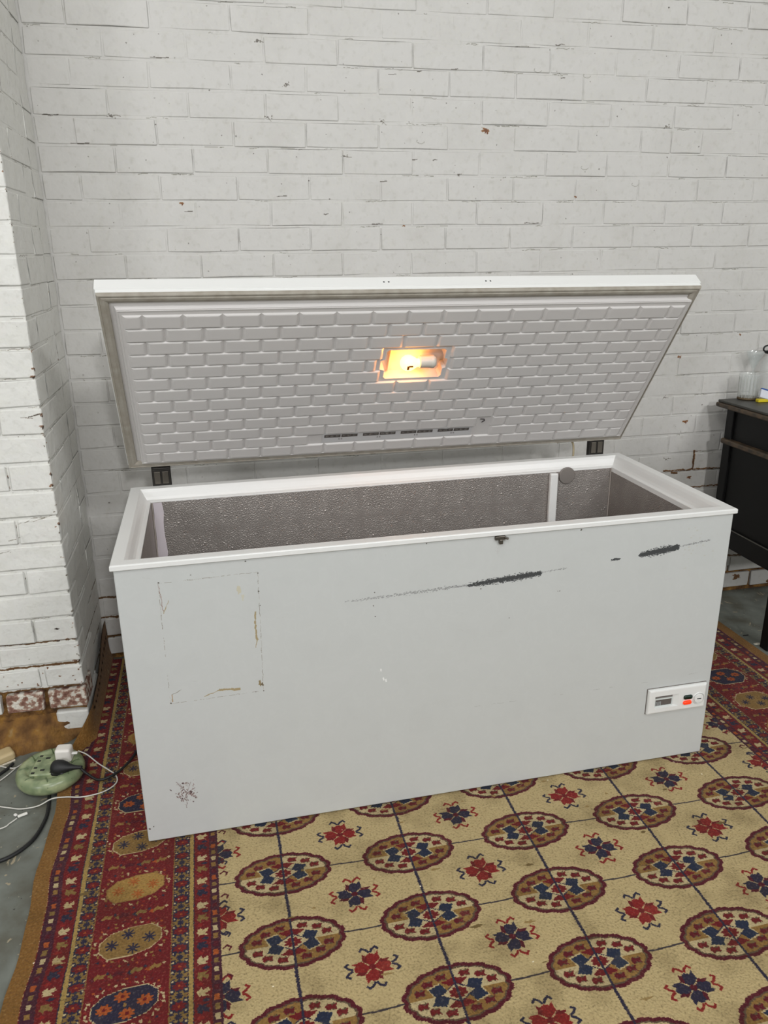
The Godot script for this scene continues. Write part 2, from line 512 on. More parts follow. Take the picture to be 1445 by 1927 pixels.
func build_wall_back() -> void:
	var m := wall_material()
	var U := Vector4(1.0 / 2.9, 0, 0, 0.25 / 2.9)
	var V := Vector4(0, -1.0 / 2.27, 0, 2.25 / 2.27)
	var slab := MB.new()
	slab.U = U
	slab.V = V
	slab.rbox(Vector3(0.75, 2.16, -0.1522), Vector3(8.7, 4.1, 0.3), 0.001)
	var wall := struct("wall_back", slab, m, "white painted brick wall behind the chest freezer")
	var foot := MB.new()
	foot.rbox(Vector3(0.75, 0.058, -0.16), Vector3(8.7, 0.142, 0.3), 0.001)
	part("mortar_base", foot, M.dirt, wall, "bare brown mortar at the foot of the wall")
	rng.seed = 303
	var rest := MB.new()
	rest.U = U
	rest.V = V
	for k in range(-10, 20):
		var top := 1.4297 - 0.075 * (k - 1)
		var odd := absi(k) % 2 == 1
		var xs := [-0.184]
		var x := -0.0755 if odd else 0.0245
		if k < -6:
			x += 0.012
		while x < 3.0:
			xs.append(x + rng.randf_range(-0.005, 0.005))
			if k == -3 and absf(x - 1.71) < 0.05:
				xs.append(x + 0.1095)
			x += 0.2232 if odd else 0.2243
		var sag := rng.randf_range(-0.001, 0.001)
		for i in xs.size() - 1:
			var a: float = xs[i] + 0.0010
			var b: float = xs[i + 1] - 0.0010
			var hidden: bool = (top < 0.70 and a > 0.10 and b < 1.62) or a > 2.42 or top > 2.2 or (top < 1.0 and top > 0.86 and a > 0.16 and b < 1.5)
			var c := Vector3((a + b) / 2.0, top - 0.0375 + sag + rng.randf_range(-0.0008, 0.0008), rng.randf_range(-0.0014, 0.0012) - 0.012)
			var s := Vector3(b - a, 0.0698 + rng.randf_range(-0.0014, 0.0012), 0.024)
			var gap := 0.004
			if top < 0.30:
				s.y = 0.064
				s.x -= 0.007
			if k == 19 and i % 3 == 1:
				continue
			if hidden:
				rest.rbox(c, s, 0.004)
			else:
				var mb := MB.new()
				mb.U = U
				mb.V = V
				mb.rbox(c, s, gap, 0.0010, rng.randf() * 50.0)
				part("brick", mb, m, wall)
	var r := part("brick_rest", rest, m, wall)
	r.set_meta("kind", "stuff")

func build_wall_left() -> void:
	var m := chimney_material()
	var core := MB.new()
	core.unwrap = true
	core.rbox(Vector3(-1.8900, 2.18, 0.2235), Vector3(3.4, 4.05, 0.445), 0.001)
	var wall := struct("wall_left", core, m, "white painted brick chimney breast jutting out at the left of the freezer")
	var foot := MB.new()
	foot.rbox(Vector3(-1.90, 0.073, 0.213), Vector3(3.4, 0.165, 0.44), 0.004)
	part("mortar_base", foot, M.dirt, wall, "bare brown mortar and stone at the foot of the chimney breast")
	# crumbled stone and mortar that stands out under the bricks
	var rows := []
	for i in 7:
		var line := PackedVector3Array()
		for j in 29:
			var x := -1.0 + j * 0.029
			var t := i / 6.0
			line.append(Vector3(x, 0.088 - 0.100 * t, 0.428 + 0.105 * t * t * (1.0 - smoothstep(-0.32, -0.20, x) * 0.55) + 0.010 * sin(j * 1.3 + i * 2.1) * (0.3 + t) + 0.009 * sin(j * 0.45 + i)))
		rows.append(line)
	var rubble := MB.new()
	rubble.field(rows, Vector3(0, 0, 1))
	part("rubble", rubble, M.dirt, wall, "crumbling brown stone under the lowest bricks")
	rng.seed = 404
	for k in range(-8, 20):
		var top := 1.4297 - 0.075 * (k - 1)
		var y := top - 0.0375
		var odd := absi(k) % 2 == 1
		var xs := [-0.188]
		var zs := []
		# front face: a header and then stretchers, or the other way round
		if odd:
			xs.append_array([-0.293, -0.518, -0.743])
			zs = [0.45, 0.225, 0.113, 0.0]
		else:
			xs.append_array([-0.405, -0.63, -0.855])
			zs = [0.45, 0.34, 0.115, 0.0]
		if k == 18:
			xs = [-0.188, -0.294, -0.409, -0.63, -0.855]
		if k == 19:
			xs = [-0.188, -0.279]
		var low: bool = k >= 16
		var bh := 0.0695 - (0.009 if low else 0.0)
		for i in xs.size() - 1:
			var b: float = xs[i] - (0.0 if i == 0 else 0.0011 + (0.005 if low else 0.0))
			var a: float = xs[i + 1] + 0.0011 + (0.005 if low else 0.0)
			var mb := MB.new()
			mb.unwrap = true
			var batter := 0.007 * clampf((1.2 - y) / 1.2, 0.0, 1.0)
			var deep: float = 0.024 if i > 0 else 0.45 - zs[1] - 0.003
			var shift := batter if i == 0 else 0.0
			mb.rbox(Vector3((a + b + shift) / 2.0, y + rng.randf_range(-0.001, 0.001), 0.45 + batter * 0.4 - deep / 2.0 + rng.randf_range(-0.0015, 0.0012)), Vector3(b - a + shift, bh + rng.randf_range(-0.0015, 0.0015), deep), 0.006 if low else 0.005, 0.0011, rng.randf() * 50.0)
			part("brick", mb, M.red if k == 18 and i < 2 else m, wall)
		for i in range(1, zs.size() - 1):
			var mb := MB.new()
			mb.unwrap = true
			var f: float = zs[i] - 0.001
			var g: float = zs[i + 1] + 0.001
			var batter := 0.0 if y > 0.2 else -0.004
			mb.rbox(Vector3(-0.200 + batter + rng.randf_range(-0.002, 0.0015), y + rng.randf_range(-0.001, 0.001), (f + g) / 2.0), Vector3(0.024, 0.0722, f - g), 0.0035, 0.0014, rng.randf() * 50.0)
			part("brick", mb, m, wall)

func build_room() -> void:
	var f := MB.new()
	f.rbox(Vector3(0.75, -0.108, 5.5), Vector3(8.9, 0.2, 11.4), 0.001)
	struct("floor", f, M.floor, "worn grey green painted concrete floor")
	var c := MB.new()
	c.rbox(Vector3(0.75, 4.3, 5.5), Vector3(8.9, 0.2, 11.4), 0.001)
	struct("ceiling", c, M.room)
	var l := MB.new()
	l.rbox(Vector3(-2.82, 2.1, 5.6), Vector3(0.2, 4.4, 10.8), 0.001)
	struct("wall_outer", l, M.room)
	var r := MB.new()
	r.rbox(Vector3(5.1, 2.1, 5.5), Vector3(0.2, 4.4, 11.2), 0.001)
	struct("wall_right", r, M.room)
	var b := MB.new()
	b.rbox(Vector3(0.75, 2.1, 11.1), Vector3(8.9, 4.4, 0.2), 0.001)
	struct("wall_front", b, M.room)

# ---------------------------------------------------------------- rug
const RS := 883.0
const RX := -0.245
const RZ := 0.03
var rug_img: Image

func rp(x: float, z: float) -> Vector2:
	return Vector2((x - RX) * RS, (z - RZ) * RS)

func rpoly(c: Vector2, pts: Array, col: Color, s := Vector2.ONE, jit := 1.0) -> void:
	var out := PackedVector2Array()
	for p in pts:
		out.append(rp(c.x + p[0] * s.x, c.y + p[1] * s.y))
	poly(rug_img, out, col, jit, 2)

func ring(r: Vector2, lobes: int, amp: float, count := 48) -> Array:
	var out := []
	for k in count:
		var a := TAU * k / count
		var q := 1.0 + amp * absf(sin(a * lobes / 2.0)) - amp * 0.5
		out.append([cos(a) * r.x * q, sin(a) * r.y * q])
	return out

func half(pts: Array, qx: int, qz: int) -> Array:
	var out := []
	for p in pts:
		out.append([maxf(p[0] * qx, 0.0) * qx, maxf(p[1] * qz, 0.0) * qz])
	return out

const C_RED := Color(0.385, 0.10, 0.115)
const C_BRIGHT := Color(0.48, 0.125, 0.125)
const C_NAVY := Color(0.15, 0.145, 0.22)
const C_WINE := Color(0.30, 0.09, 0.13)
const C_BEIGE := Color(0.70, 0.625, 0.455)
const C_CREAM := Color(0.70, 0.635, 0.48)
const C_GOLD := Color(0.51, 0.385, 0.21)
const C_OLIVE := Color(0.47, 0.37, 0.21)
const C_ORANGE := Color(0.60, 0.29, 0.14)
const C_TAN := Color(0.475, 0.335, 0.165)

func flower(c: Vector2, core: Color, petal: Color, hook: Color, s: float) -> void:
	for k in 8:
		var a := TAU * (k + 0.5) / 8.0
		var d := Vector2(cos(a), sin(a))
		var o := d.orthogonal()
		var l := 0.044 if k % 2 == 0 else 0.04
		var p := [d * 0.006, d * 0.024 + o * 0.0095, d * l, d * 0.024 - o * 0.0095]
		var pts := []
		for q in p:
			pts.append([q.x, q.y * 0.86])
		rpoly(c, pts, core if k % 2 == 0 else petal, Vector2(s, s), 0.8)
	for k in 4:
		var a := TAU * k / 4.0
		var d := Vector2(cos(a), sin(a))
		var o := d.orthogonal()
		var pts := []
		for q in [d * 0.0, d * 0.014 + o * 0.010, d * 0.034 + o * 0.008, d * 0.038, d * 0.034 - o * 0.008, d * 0.014 - o * 0.010]:
			pts.append([q.x, q.y * 0.86])
		rpoly(c, pts, core, Vector2(s, s), 0.8)
		for e in [-1.0, 1.0]:         # the pair of hooks at the end of each arm
			var line := []
			for q in [d * 0.041 + o * e * 0.002, d * 0.048 + o * e * 0.006, d * 0.054 + o * e * 0.014, d * 0.047 + o * e * 0.019]:
				line.append(rp(c.x + q.x * s, c.y + q.y * 0.86 * s))
			stroke(rug_img, line, 4.2, hook, 0.8)
	rpoly(c, ring(Vector2(0.0075, 0.0065), 0, 0.0, 10), petal, Vector2(s, s), 0.6)

func gul(c: Vector2) -> void:
	rpoly(c, ring(Vector2(0.110, 0.0625), 16, 0.055), C_WINE)
	rpoly(c, ring(Vector2(0.101, 0.055), 16, 0.05), C_NAVY.lerp(C_OLIVE, 0.55))
	var inner := ring(Vector2(0.097, 0.052), 16, 0.045)
	rpoly(c, half(inner, -1, -1), C_GOLD)
	rpoly(c, half(inner, 1, -1), C_CREAM)
	rpoly(c, half(inner, 1, 1), C_GOLD)
	rpoly(c, half(inner, -1, 1), C_CREAM)
	for q in [[-1, -1], [1, -1], [1, 1], [-1, 1]]:
		# red sprigs in each quarter, on the arc between the diamond and the outline
		for k in 3:
			var a := deg_to_rad(20.0 + 26.0 * k)
			var p := Vector2(cos(a) * 0.078 * q[0], sin(a) * 0.0405 * q[1])
			var col := C_RED if q[0] * q[1] < 0 else C_WINE.lerp(C_RED, 0.5)
			rpoly(c + p, ring(Vector2(0.0105, 0.0085), 4, 0.4, 12), C_NAVY.lerp(C_OLIVE, 0.6), Vector2(1.0, 0.9))
			rpoly(c + p, [[-0.009, -0.001], [-0.003, -0.006], [0.002, -0.002], [0.009, -0.005], [0.006, 0.002], [0.008, 0.006], [0.0, 0.003], [-0.006, 0.006]], col, Vector2(1.35, 1.25))
	# blue wings, red bars, white diamond, red rosette
	for s in [-1.0, 1.0]:
		rpoly(c, [[s * 0.016, 0.0], [s * 0.030, -0.027], [s * 0.058, -0.020], [s * 0.049, 0.0], [s * 0.058, 0.020], [s * 0.030, 0.027]], C_CREAM)
		rpoly(c, [[s * 0.014, 0.0], [s * 0.030, -0.0245], [s * 0.055, -0.017], [s * 0.045, 0.0], [s * 0.055, 0.017], [s * 0.030, 0.0245]], Color(0.13, 0.16, 0.24))
		rpoly(c, [[-0.028, s * 0.027], [-0.004, s * 0.012], [0.004, s * 0.012], [0.028, s * 0.027], [0.0, s * 0.033]], C_RED)
	rpoly(c, [[-0.036, 0], [0, -0.0215], [0.036, 0], [0, 0.0215]], C_NAVY)
	rpoly(c, [[-0.033, 0], [0, -0.019], [0.033, 0], [0, 0.019]], C_CREAM)
	rpoly(c, ring(Vector2(0.017, 0.0105), 8, 0.35, 24), C_RED)
	rpoly(c, ring(Vector2(0.004, 0.003), 0, 0.0, 8), C_GOLD)

func star(c: Vector2, r: float, col: Color) -> void:
	for k in 4:
		var a := TAU * k / 8.0
		var d := Vector2(cos(a), sin(a)) * r
		stroke(rug_img, [rp(c.x - d.x, c.y - d.y), rp(c.x + d.x, c.y + d.y)], 3.0, col, 0.6)

func border(mirror: bool) -> void:
	var X := func(x: float) -> float: return 1.824 - x if mirror else x
	var band := func(x0: float, x1: float, col: Color) -> void:
		var a: float = X.call(x0)
		var b: float = X.call(x1)
		rpoly(Vector2.ZERO, [[minf(a, b), 0.0], [maxf(a, b), 0.0], [maxf(a, b), 2.1], [minf(a, b), 2.1]], col, Vector2.ONE, 0.8)
	band.call(-0.26, -0.205, C_TAN)
	band.call(-0.205, 0.166, C_RED)
	for s in [[-0.2035, -0.176], [0.148, 0.168]]:
		band.call(s[0], s[1], C_WINE.lerp(C_NAVY, 0.4))
	var i := 0
	var z := 0.04
	while z < 2.05:
		var sq: Color = [C_CREAM, C_GOLD, C_WINE, C_ORANGE, C_OLIVE][i % 5]
		for x in [-0.190, 0.1575]:
			rpoly(Vector2(X.call(x), z), [[-0.005, -0.006], [0.005, -0.006], [0.005, 0.006], [-0.005, 0.006]], sq)
		i += 1
		z += 0.0205
	# animal-like hooks on the narrow red bands
	z = 0.05
	i = 0
	while z < 2.05:
		for x in [-0.158, 0.131]:
			var g: float = [1.0, -1.0][i % 2]
			var col: Color = [C_CREAM, C_OLIVE, C_BEIGE, C_NAVY][i % 4]
			rpoly(Vector2(X.call(x), z), [[-0.013, -0.004 * g], [-0.004, -0.012 * g], [0.0, -0.004 * g], [0.011, -0.010 * g], [0.014, 0.0], [0.005, 0.004 * g], [0.012, 0.012 * g], [-0.002, 0.009 * g], [-0.010, 0.012 * g]], col, Vector2(0.9, 0.9), 1.4)
			rpoly(Vector2(X.call(x + 0.006 * g), z + 0.018), [[-0.008, 0], [0, -0.005], [0.009, 0.001], [0, 0.005]], C_BRIGHT if i % 2 else C_NAVY)
		i += 1
		z += 0.036
	for x in [-0.136, 0.1035]:
		band.call(x - 0.0015, x + 0.0105, C_NAVY)
		band.call(x, x + 0.0088, Color(0.60, 0.50, 0.29))
	for s in [[-0.126, -0.096], [0.069, 0.102]]:
		band.call(s[0], s[1], C_NAVY)
		var mid: float = X.call((s[0] + s[1]) / 2.0)
		z = 0.04
		i = 0
		while z < 2.05:
			if i % 2:
				rpoly(Vector2(mid, z), ring(Vector2(0.013, 0.0088), 8, 0.4, 24), C_RED)
				rpoly(Vector2(mid, z), ring(Vector2(0.003, 0.0025), 0, 0.0, 8), C_ORANGE)
			else:
				rpoly(Vector2(mid, z), ring(Vector2(0.0155, 0.0092), 8, 0.55, 32), C_OLIVE)
				star(Vector2(mid, z), 0.006, C_NAVY)
			for e in [-0.0135, 0.0135]:
				rpoly(Vector2(mid + e, z + 0.011), [[-0.002, -0.002], [0.002, -0.002], [0.002, 0.002], [-0.002, 0.002]], C_CREAM)
			i += 1
			z += 0.0222
	for x in [-0.0955, 0.0665]:
		band.call(x, x + 0.0022, C_OLIVE)
	# the octagons of the main border
	i = 0
	z = 1.262 - 0.1487 * 9 - 0.0 if not mirror else 0.634 - 0.1487 * 4
	var cx: float = X.call(-0.0155)
	while z < 2.1:
		var kind: int = [2, 1, 3, 1][i % 4] if not mirror else [3, 1, 2, 1][i % 4]
		var body: Color = [C_NAVY, C_OLIVE.lerp(C_GOLD, 0.4), Color(0.60, 0.47, 0.25), C_NAVY][kind]
		var petal: Color = [C_ORANGE, C_NAVY, Color(0.60, 0.33, 0.16), C_ORANGE][kind]
		var oct := [[-0.063, 0.016], [-0.063, -0.008], [-0.042, -0.028], [-0.004, -0.037], [0.042, -0.037], [0.063, -0.020], [0.063, 0.007], [0.042, 0.027], [0.004, 0.037], [-0.044, 0.037]] if not mirror else [[-0.064, -0.015], [-0.036, -0.046], [0.036, -0.046], [0.064, -0.015], [0.064, 0.015], [0.036, 0.046], [-0.036, 0.046], [-0.064, 0.015]]
		# ticks round it
		for k in 34:
			var a := TAU * k / 34.0
			var p := Vector2(cos(a) * 0.0725, sin(a) * 0.0475)
			var lean: float = [0.0015, -0.0015][k % 2]
			rpoly(Vector2(cx, z) + p, [[-0.0035 + lean, -0.0036], [0.0025, -0.003 - lean], [0.003 - lean, 0.0042], [-0.002, 0.0022]], ([C_CREAM, C_BRIGHT, C_GOLD] if kind != 3 else [C_CREAM, C_CREAM, C_BRIGHT])[k % 3], Vector2(1.1, 1.0), 1.2)
		for k in 30:
			var a := TAU * (k + 0.5) / 30.0
			if absf(cos(a)) < 0.86:
				var p := Vector2(cos(a) * 0.082, sin(a) * 0.058)
				rpoly(Vector2(cx, z) + p, [[-0.003, 0.0], [0.0, -0.003], [0.003, 0.001], [0.0, 0.003]], [C_GOLD, C_WINE, C_ORANGE, C_NAVY][k % 4], Vector2(1.1, 1.1), 1.0)
		rpoly(Vector2(cx, z), oct, C_CREAM if kind != 2 else C_GOLD, Vector2(1.0, 1.0))
		rpoly(Vector2(cx, z), oct, body, Vector2(0.965, 0.95))
		for k in 4:
			var d := Vector2(cos(TAU * k / 4.0 - 0.15), sin(TAU * k / 4.0 - 0.15)) * Vector2(0.038, 0.0195)
			if kind == 0 or kind == 3:
				rpoly(Vector2(cx, z) + d, ring(Vector2(0.014, 0.0105), 8, 0.45, 24), petal)
				rpoly(Vector2(cx, z) + d, ring(Vector2(0.004, 0.0035), 0, 0.0, 8), C_RED)
			else:
				star(Vector2(cx, z) + d, 0.0125, petal)
		rpoly(Vector2(cx, z), ring(Vector2(0.004, 0.004), 0, 0.0, 8), C_GOLD)
		# small figures between two octagons
		for k in 4:
			var x := cx + (k - 1.5) * 0.036
			rpoly(Vector2(x - 0.014, z + 0.079), [[-0.007, -0.002], [0.0, -0.006], [0.007, -0.001], [0.002, 0.005]], [C_WINE, C_OLIVE, C_NAVY, C_ORANGE][k], Vector2(1, 1), 1.4)
			rpoly(Vector2(x, z + 0.0745), [[-0.012, 0.001], [-0.004, -0.008], [0.004, -0.003], [0.012, -0.006], [0.008, 0.006], [-0.003, 0.003], [-0.010, 0.008]], [C_GOLD, C_WINE, C_OLIVE, C_GOLD][k], Vector2(1, 1), 1.5)
			rpoly(Vector2(x + 0.016, z + 0.070), [[-0.004, 0], [0, -0.004], [0.004, 0], [0, 0.004]], [C_NAVY, C_BRIGHT, C_NAVY, C_CREAM][k])
		i += 1
		z += 0.1487

func rug_material() -> StandardMaterial3D:
	rng.seed = 505
	rug_img = Image.create(2048, 1766, false, Image.FORMAT_RGBA8)
	rug_img.fill(C_BEIGE)
	# lines between the guls
	for k in 5:
		var x := 0.3135 + 0.2975 * k
		var pts := []
		for i in 60:
			pts.append(rp(x + sin(i * 0.9 + k) * 0.0012, 0.02 + i * 0.035))
		stroke(rug_img, pts, 5.6, C_NAVY, 1.2)
	for k in 12:
		var z := 1.153 + 0.190 * (k - 6)
		var pts := []
		for i in 60:
			pts.append(rp(0.165 + i * 0.0255, z + sin(i * 1.1 + k) * 0.0012))
		stroke(rug_img, pts, 3.2, C_NAVY.lerp(C_OLIVE, 0.2), 1.0)
	for k in range(-6, 6):
		for c in 5:
			gul(Vector2(0.3135 + 0.2975 * c, 1.153 + 0.190 * k))
			stroke(rug_img, [rp(0.3135 + 0.2975 * c, 1.153 + 0.190 * k - 0.058), rp(0.3135 + 0.2975 * c, 1.153 + 0.190 * k + 0.058)], 4.2, C_NAVY, 0.9)
		for c in range(-1, 5):
			var z := 1.058 + 0.190 * (k + 0)
			var red: bool = (k + c + 40) % 2 == 0
			var at := Vector2(0.4622 + 0.2975 * c, z)
			if red:
				flower(at, C_BRIGHT, C_RED, C_NAVY, 1.0)
			else:
				flower(at, C_NAVY, C_WINE, C_BRIGHT, 1.0)
	border(false)
	border(true)
	rpoly(Vector2.ZERO, [[-0.26, 0.0], [-0.172, 0.0], [-0.172, 0.50], [-0.205, 0.56], [-0.26, 0.56]], C_TAN)
	# dark scrolls where the field meets the border
	for s in [0.172, 1.652]:
		for k in 58:
			var z := 0.05 + k * 0.0345
			var g := 1.0 if s < 1.0 else -1.0
			if k % 3 != 2:
				stroke(rug_img, [rp(s, z), rp(s + 0.008 * g, z - 0.006), rp(s + 0.016 * g, z), rp(s + 0.012 * g, z + 0.007)], 3.2, [C_NAVY, C_WINE][k % 2], 0.8)
	# wear, dirt and the grain of the pile
	cover(rug_img, coloured(noise_image(512, 0.008, 91), [[0.0, Color(0.20, 0.15, 0.07, 0.24)], [0.42, Color(0.25, 0.2, 0.1, 0.04)], [0.6, Color(0.5, 0.4, 0.25, 0.0)], [1.0, Color(0.85, 0.75, 0.55, 0.16)]]))
	cover(rug_img, coloured(noise_image(512, 0.16, 92), [[0.0, Color(0.12, 0.09, 0.05, 0.42)], [0.5, Color(0.3, 0.25, 0.15, 0.0)], [1.0, Color(0.95, 0.85, 0.65, 0.34)]]))
	for i in 160:
		blob(rug_img, Vector2(rng.randf() * 2048, rng.randf() * 1766), Vector2(rng.randf_range(2, 12), rng.randf_range(1, 4)), Color(0.53, 0.44, 0.28) if i % 3 else Color(0.40, 0.33, 0.20), 0.5)
	for i in 60:
		blob(rug_img, Vector2(rng.randf() * 2048, rng.randf() * 1766), Vector2.ONE * rng.randf_range(0.8, 1.8), Color(0.86, 0.82, 0.72), 0.4)
	var m := mat(Color.WHITE, 0.95, 0.0, 0.2)
	m.albedo_texture = tex(rug_img)
	m.heightmap_enabled = true
	m.heightmap_texture = tex(spread(noise_image(512, 0.17, 93), 2048, 1766))
	m.heightmap_scale = 0.16
	m.texture_repeat = false
	m.rim_enabled = true
	m.rim = 0.15
	m.rim_tint = 0.7
	return m

func build_rug() -> void:
	var m := rug_material()
	var root := thing("rug", "patterned oriental wool rug in beige, red and navy under the chest freezer", "rug")
	root.rotation.y = 0.0126
	var ps := [-0.2395, -0.230, -0.218, -0.205, -0.192, -0.178, -0.165, -0.15, -0.13, -0.10]
	for k in 22:
		ps.append(-0.05 + k * 0.1)
	ps.append(2.068)
	var rows := []
	var keep := []
	for i in 61:
		var z := 0.014 + i * 0.0331
		var line := PackedVector3Array()
		var kl := PackedVector2Array()
		var up := 1.0 - smoothstep(0.44, 0.560, z)
		var tall := lerpf(0.150, 0.078, smoothstep(0.04, 0.36, z)) + 0.004 * sin(z * 21.0)
		for p in ps:
			var edge := 0.0
			if p < -0.13:
				edge = (sin(z * 17.0) * 0.004 + sin(z * 41.0) * 0.0015) * (1.0 - up)
			var flat := Vector3(p + edge, 0.0 + 0.0018 * sin(p * 9.0 + z * 5.0) * (1.0 if p < 0.0 or z > 1.05 else 0.3), z)
			# against the chimney breast the edge stands up
			var t := clampf((-0.165 - p) / 0.0745, 0.0, 1.0)
			var x := lerpf(-0.165, -0.1765, smoothstep(0.0, 0.5, t))
			var stood := Vector3(x, tall * smoothstep(0.0, 1.0, t) * lerpf(0.85, 1.0, t) + 0.0015, z)
			line.append(flat.lerp(stood, up) if p < -0.165 else flat)
			kl.append(Vector2((p - RX) * RS / 2048.0, (z - RZ) * RS / 1766.0))
		rows.append(line)
		keep.append(kl)
	var mb := MB.new()
	mb.field(rows, Vector3.UP)
	# uv by rug coordinates: found again in the order in which field() wrote the corners
	var look := {}
	for i in rows.size():
		for j in rows[i].size():
			look[rows[i][j]] = keep[i][j]
	for i in mb.v.size():
		mb.uv[i] = look[mb.v[i]]
	part("pile", mb, m, root)
	var back := MB.new()
	var under := []
	for r in rows:
		var line := PackedVector3Array()
		for p in r:
			line.append(p - Vector3(0.004 if p.y > 0.01 else 0.0, 0.0062, 0))
		under.append(line)
	back.field(under, Vector3.DOWN)
	for pair in [[0, 0], [rows.size() - 1, 0]]:
		var i: int = pair[0]
		for j in ps.size() - 1:
			back.quad(rows[i][j], rows[i][j + 1], under[i][j + 1], under[i][j], Vector3(0, 0, -1 if i == 0 else 1))
	for i in rows.size() - 1:
		back.quad(rows[i][0], rows[i + 1][0], under[i + 1][0], under[i][0], Vector3(-1, 0, 0))
		back.quad(rows[i][-1], rows[i + 1][-1], under[i + 1][-1], under[i][-1], Vector3(1, 0, 0))
	part("backing", back, mat(Color(0.36, 0.26, 0.14), 0.95), root, "coarse tan backing and bound edge")

# ---------------------------------------------------------------- chest freezer
const FW := 1.516
const FD := 0.595
const FH := 0.730

func front_material() -> StandardMaterial3D:
	rng.seed = 606
	var w := 2045
	var h := 972
	var img := Image.create(w, h, false, Image.FORMAT_RGBA8)
	img.fill(Color(0.745, 0.75, 0.745))
	cover(img, coloured(noise_image(512, 0.006, 95), [[0.0, Color(0.45, 0.45, 0.43, 0.03)], [0.5, Color(0.5, 0.5, 0.5, 0.0)], [1.0, Color(1, 1, 1, 0.03)]]))
	var px := func(x: float, y: float) -> Vector2: return Vector2((x - 0.006) * 1360.0, (0.719 - y) * 1360.0)
	var grey := Color(0.25, 0.255, 0.26)
	# scuffs: many short marks thrown along a line
	for s in [[0.80, 0.5945, 0.99, 0.607, 2600, 0.0072, 0.0], [0.50, 0.586, 0.80, 0.5955, 420, 0.004, 1.0], [1.252, 0.6275, 1.362, 0.639, 2100, 0.0085, 0.0], [1.175, 0.6222, 1.20, 0.6235, 110, 0.003, 0.0], [1.36, 0.640, 1.45, 0.650, 130, 0.002, 1.0], [0.99, 0.609, 1.06, 0.613, 50, 0.0022, 1.0]]:
		for i in int(s[4]):
			var t := pow(rng.randf(), 0.75)
			var at: Vector2 = px.call(lerpf(s[0], s[2], t), lerpf(s[1], s[3], t) + rng.randfn(0, 1) * s[5] * 0.5 * (0.35 + 0.65 * sin(PI * minf(t * 0.72 + 0.1, 1.0))))
			var c := grey if s[6] == 0.0 else grey.lerp(Color(0.66, 0.66, 0.655), rng.randf_range(0.45, 0.95))
			img.fill_rect(Rect2i(at, Vector2i(rng.randi_range(2, 6), rng.randi_range(1, 2))), c)
	# the outline left by a glued sheet
	var line := Color(0.48, 0.45, 0.395)
	var glue := Color(0.61, 0.55, 0.42)
	var tl := Vector2(0.095, 0.677)
	var tr := Vector2(0.310, 0.682)
	var br := Vector2(0.305, 0.380)
	var bl := Vector2(0.0925, 0.377)
	for e in [[tl, tr], [tr, br], [bl, br], [tl, bl]]:
		for k in 16:
			if rng.randf() < 0.9:
				var a: Vector2 = e[0].lerp(e[1], k / 16.0)
				var b: Vector2 = e[0].lerp(e[1], (k + rng.randf_range(0.5, 1.1)) / 16.0)
				crack(img, px.call(a.x, a.y), px.call(b.x, b.y), 1.0, line if k % 3 else line.lerp(Color(0.8, 0.8, 0.8), 0.5))
	crack(img, px.call(0.096, 0.670), px.call(0.1, 0.605), 1.6, Color(0.50, 0.38, 0.33))
	crack(img, px.call(0.1, 0.605), px.call(0.113, 0.635), 2.0, glue)
	crack(img, px.call(0.299, 0.585), px.call(0.296, 0.545), 4.5, glue)
	crack(img, px.call(0.296, 0.545), px.call(0.299, 0.515), 5.5, glue)
	crack(img, px.call(0.299, 0.515), px.call(0.294, 0.495), 2.5, glue)
	crack(img, px.call(0.170, 0.385), px.call(0.205, 0.397), 3.0, glue)
	crack(img, px.call(0.205, 0.397), px.call(0.250, 0.393), 7.0, glue)
	crack(img, px.call(0.098, 0.382), px.call(0.098, 0.40), 3.5, Color(0.64, 0.56, 0.46))
	crack(img, px.call(0.12, 0.41), px.call(0.098, 0.40), 1.2, line)
	blob(img, px.call(0.266, 0.642), Vector2(6, 15), Color(0.735, 0.715, 0.64), 0.4)
	blob(img, px.call(0.273, 0.625), Vector2(5, 10), Color(0.745, 0.73, 0.67), 0.4)
	blob(img, px.call(0.298, 0.402), Vector2(4, 12), Color(0.52, 0.46, 0.34), 0.5)
	blob(img, px.call(0.303, 0.397), Vector2(4, 6), Color(0.40, 0.36, 0.29), 0.5)
	for p in [[0.310, 0.679, 2.0], [0.309, 0.635, 2.2], [0.31, 0.60, 1.6], [0.287, 0.380, 2.0], [0.305, 0.38, 1.8], [0.096, 0.679, 2.4], [0.094, 0.378, 2.6], [0.165, 0.69, 1.6], [0.575, 0.602, 2], [0.572, 0.568, 2], [0.576, 0.540, 2], [1.044, 0.553, 1.8], [0.837, 0.582, 2.2], [0.9135, 0.495, 1.6], [1.039, 0.553, 1.4], [0.0125, 0.0417, 3], [0.022, 0.047, 2], [0.70, 0.712, 2], [0.285, 0.71, 2], [1.09, 0.71, 3]]:
		blob(img, px.call(p[0], p[1]), Vector2.ONE * p[2], Color(0.33, 0.31, 0.29), 0.3)
	for p in [[0.588, 0.395], [0.594, 0.37], [0.60, 0.365]]:
		blob(img, px.call(p[0], p[1]), Vector2(3, 6), Color(0.89, 0.89, 0.88), 0.4)
	# brown splash near the bottom left corner
	for i in 70:
		var c := Vector2(0.107, 0.128) + Vector2(rng.randfn(0, 0.010), rng.randfn(0, 0.013))
		var col: Color = [Color(0.47, 0.40, 0.38), Color(0.60, 0.55, 0.53), Color(0.33, 0.26, 0.26), Color(0.55, 0.47, 0.46)][i % 4]
		blob(img, px.call(c.x, c.y), Vector2(rng.randf_range(0.8, 3.2), rng.randf_range(1.0, 5.0)), col, 0.6, rng.randf_range(-0.6, 0.9))
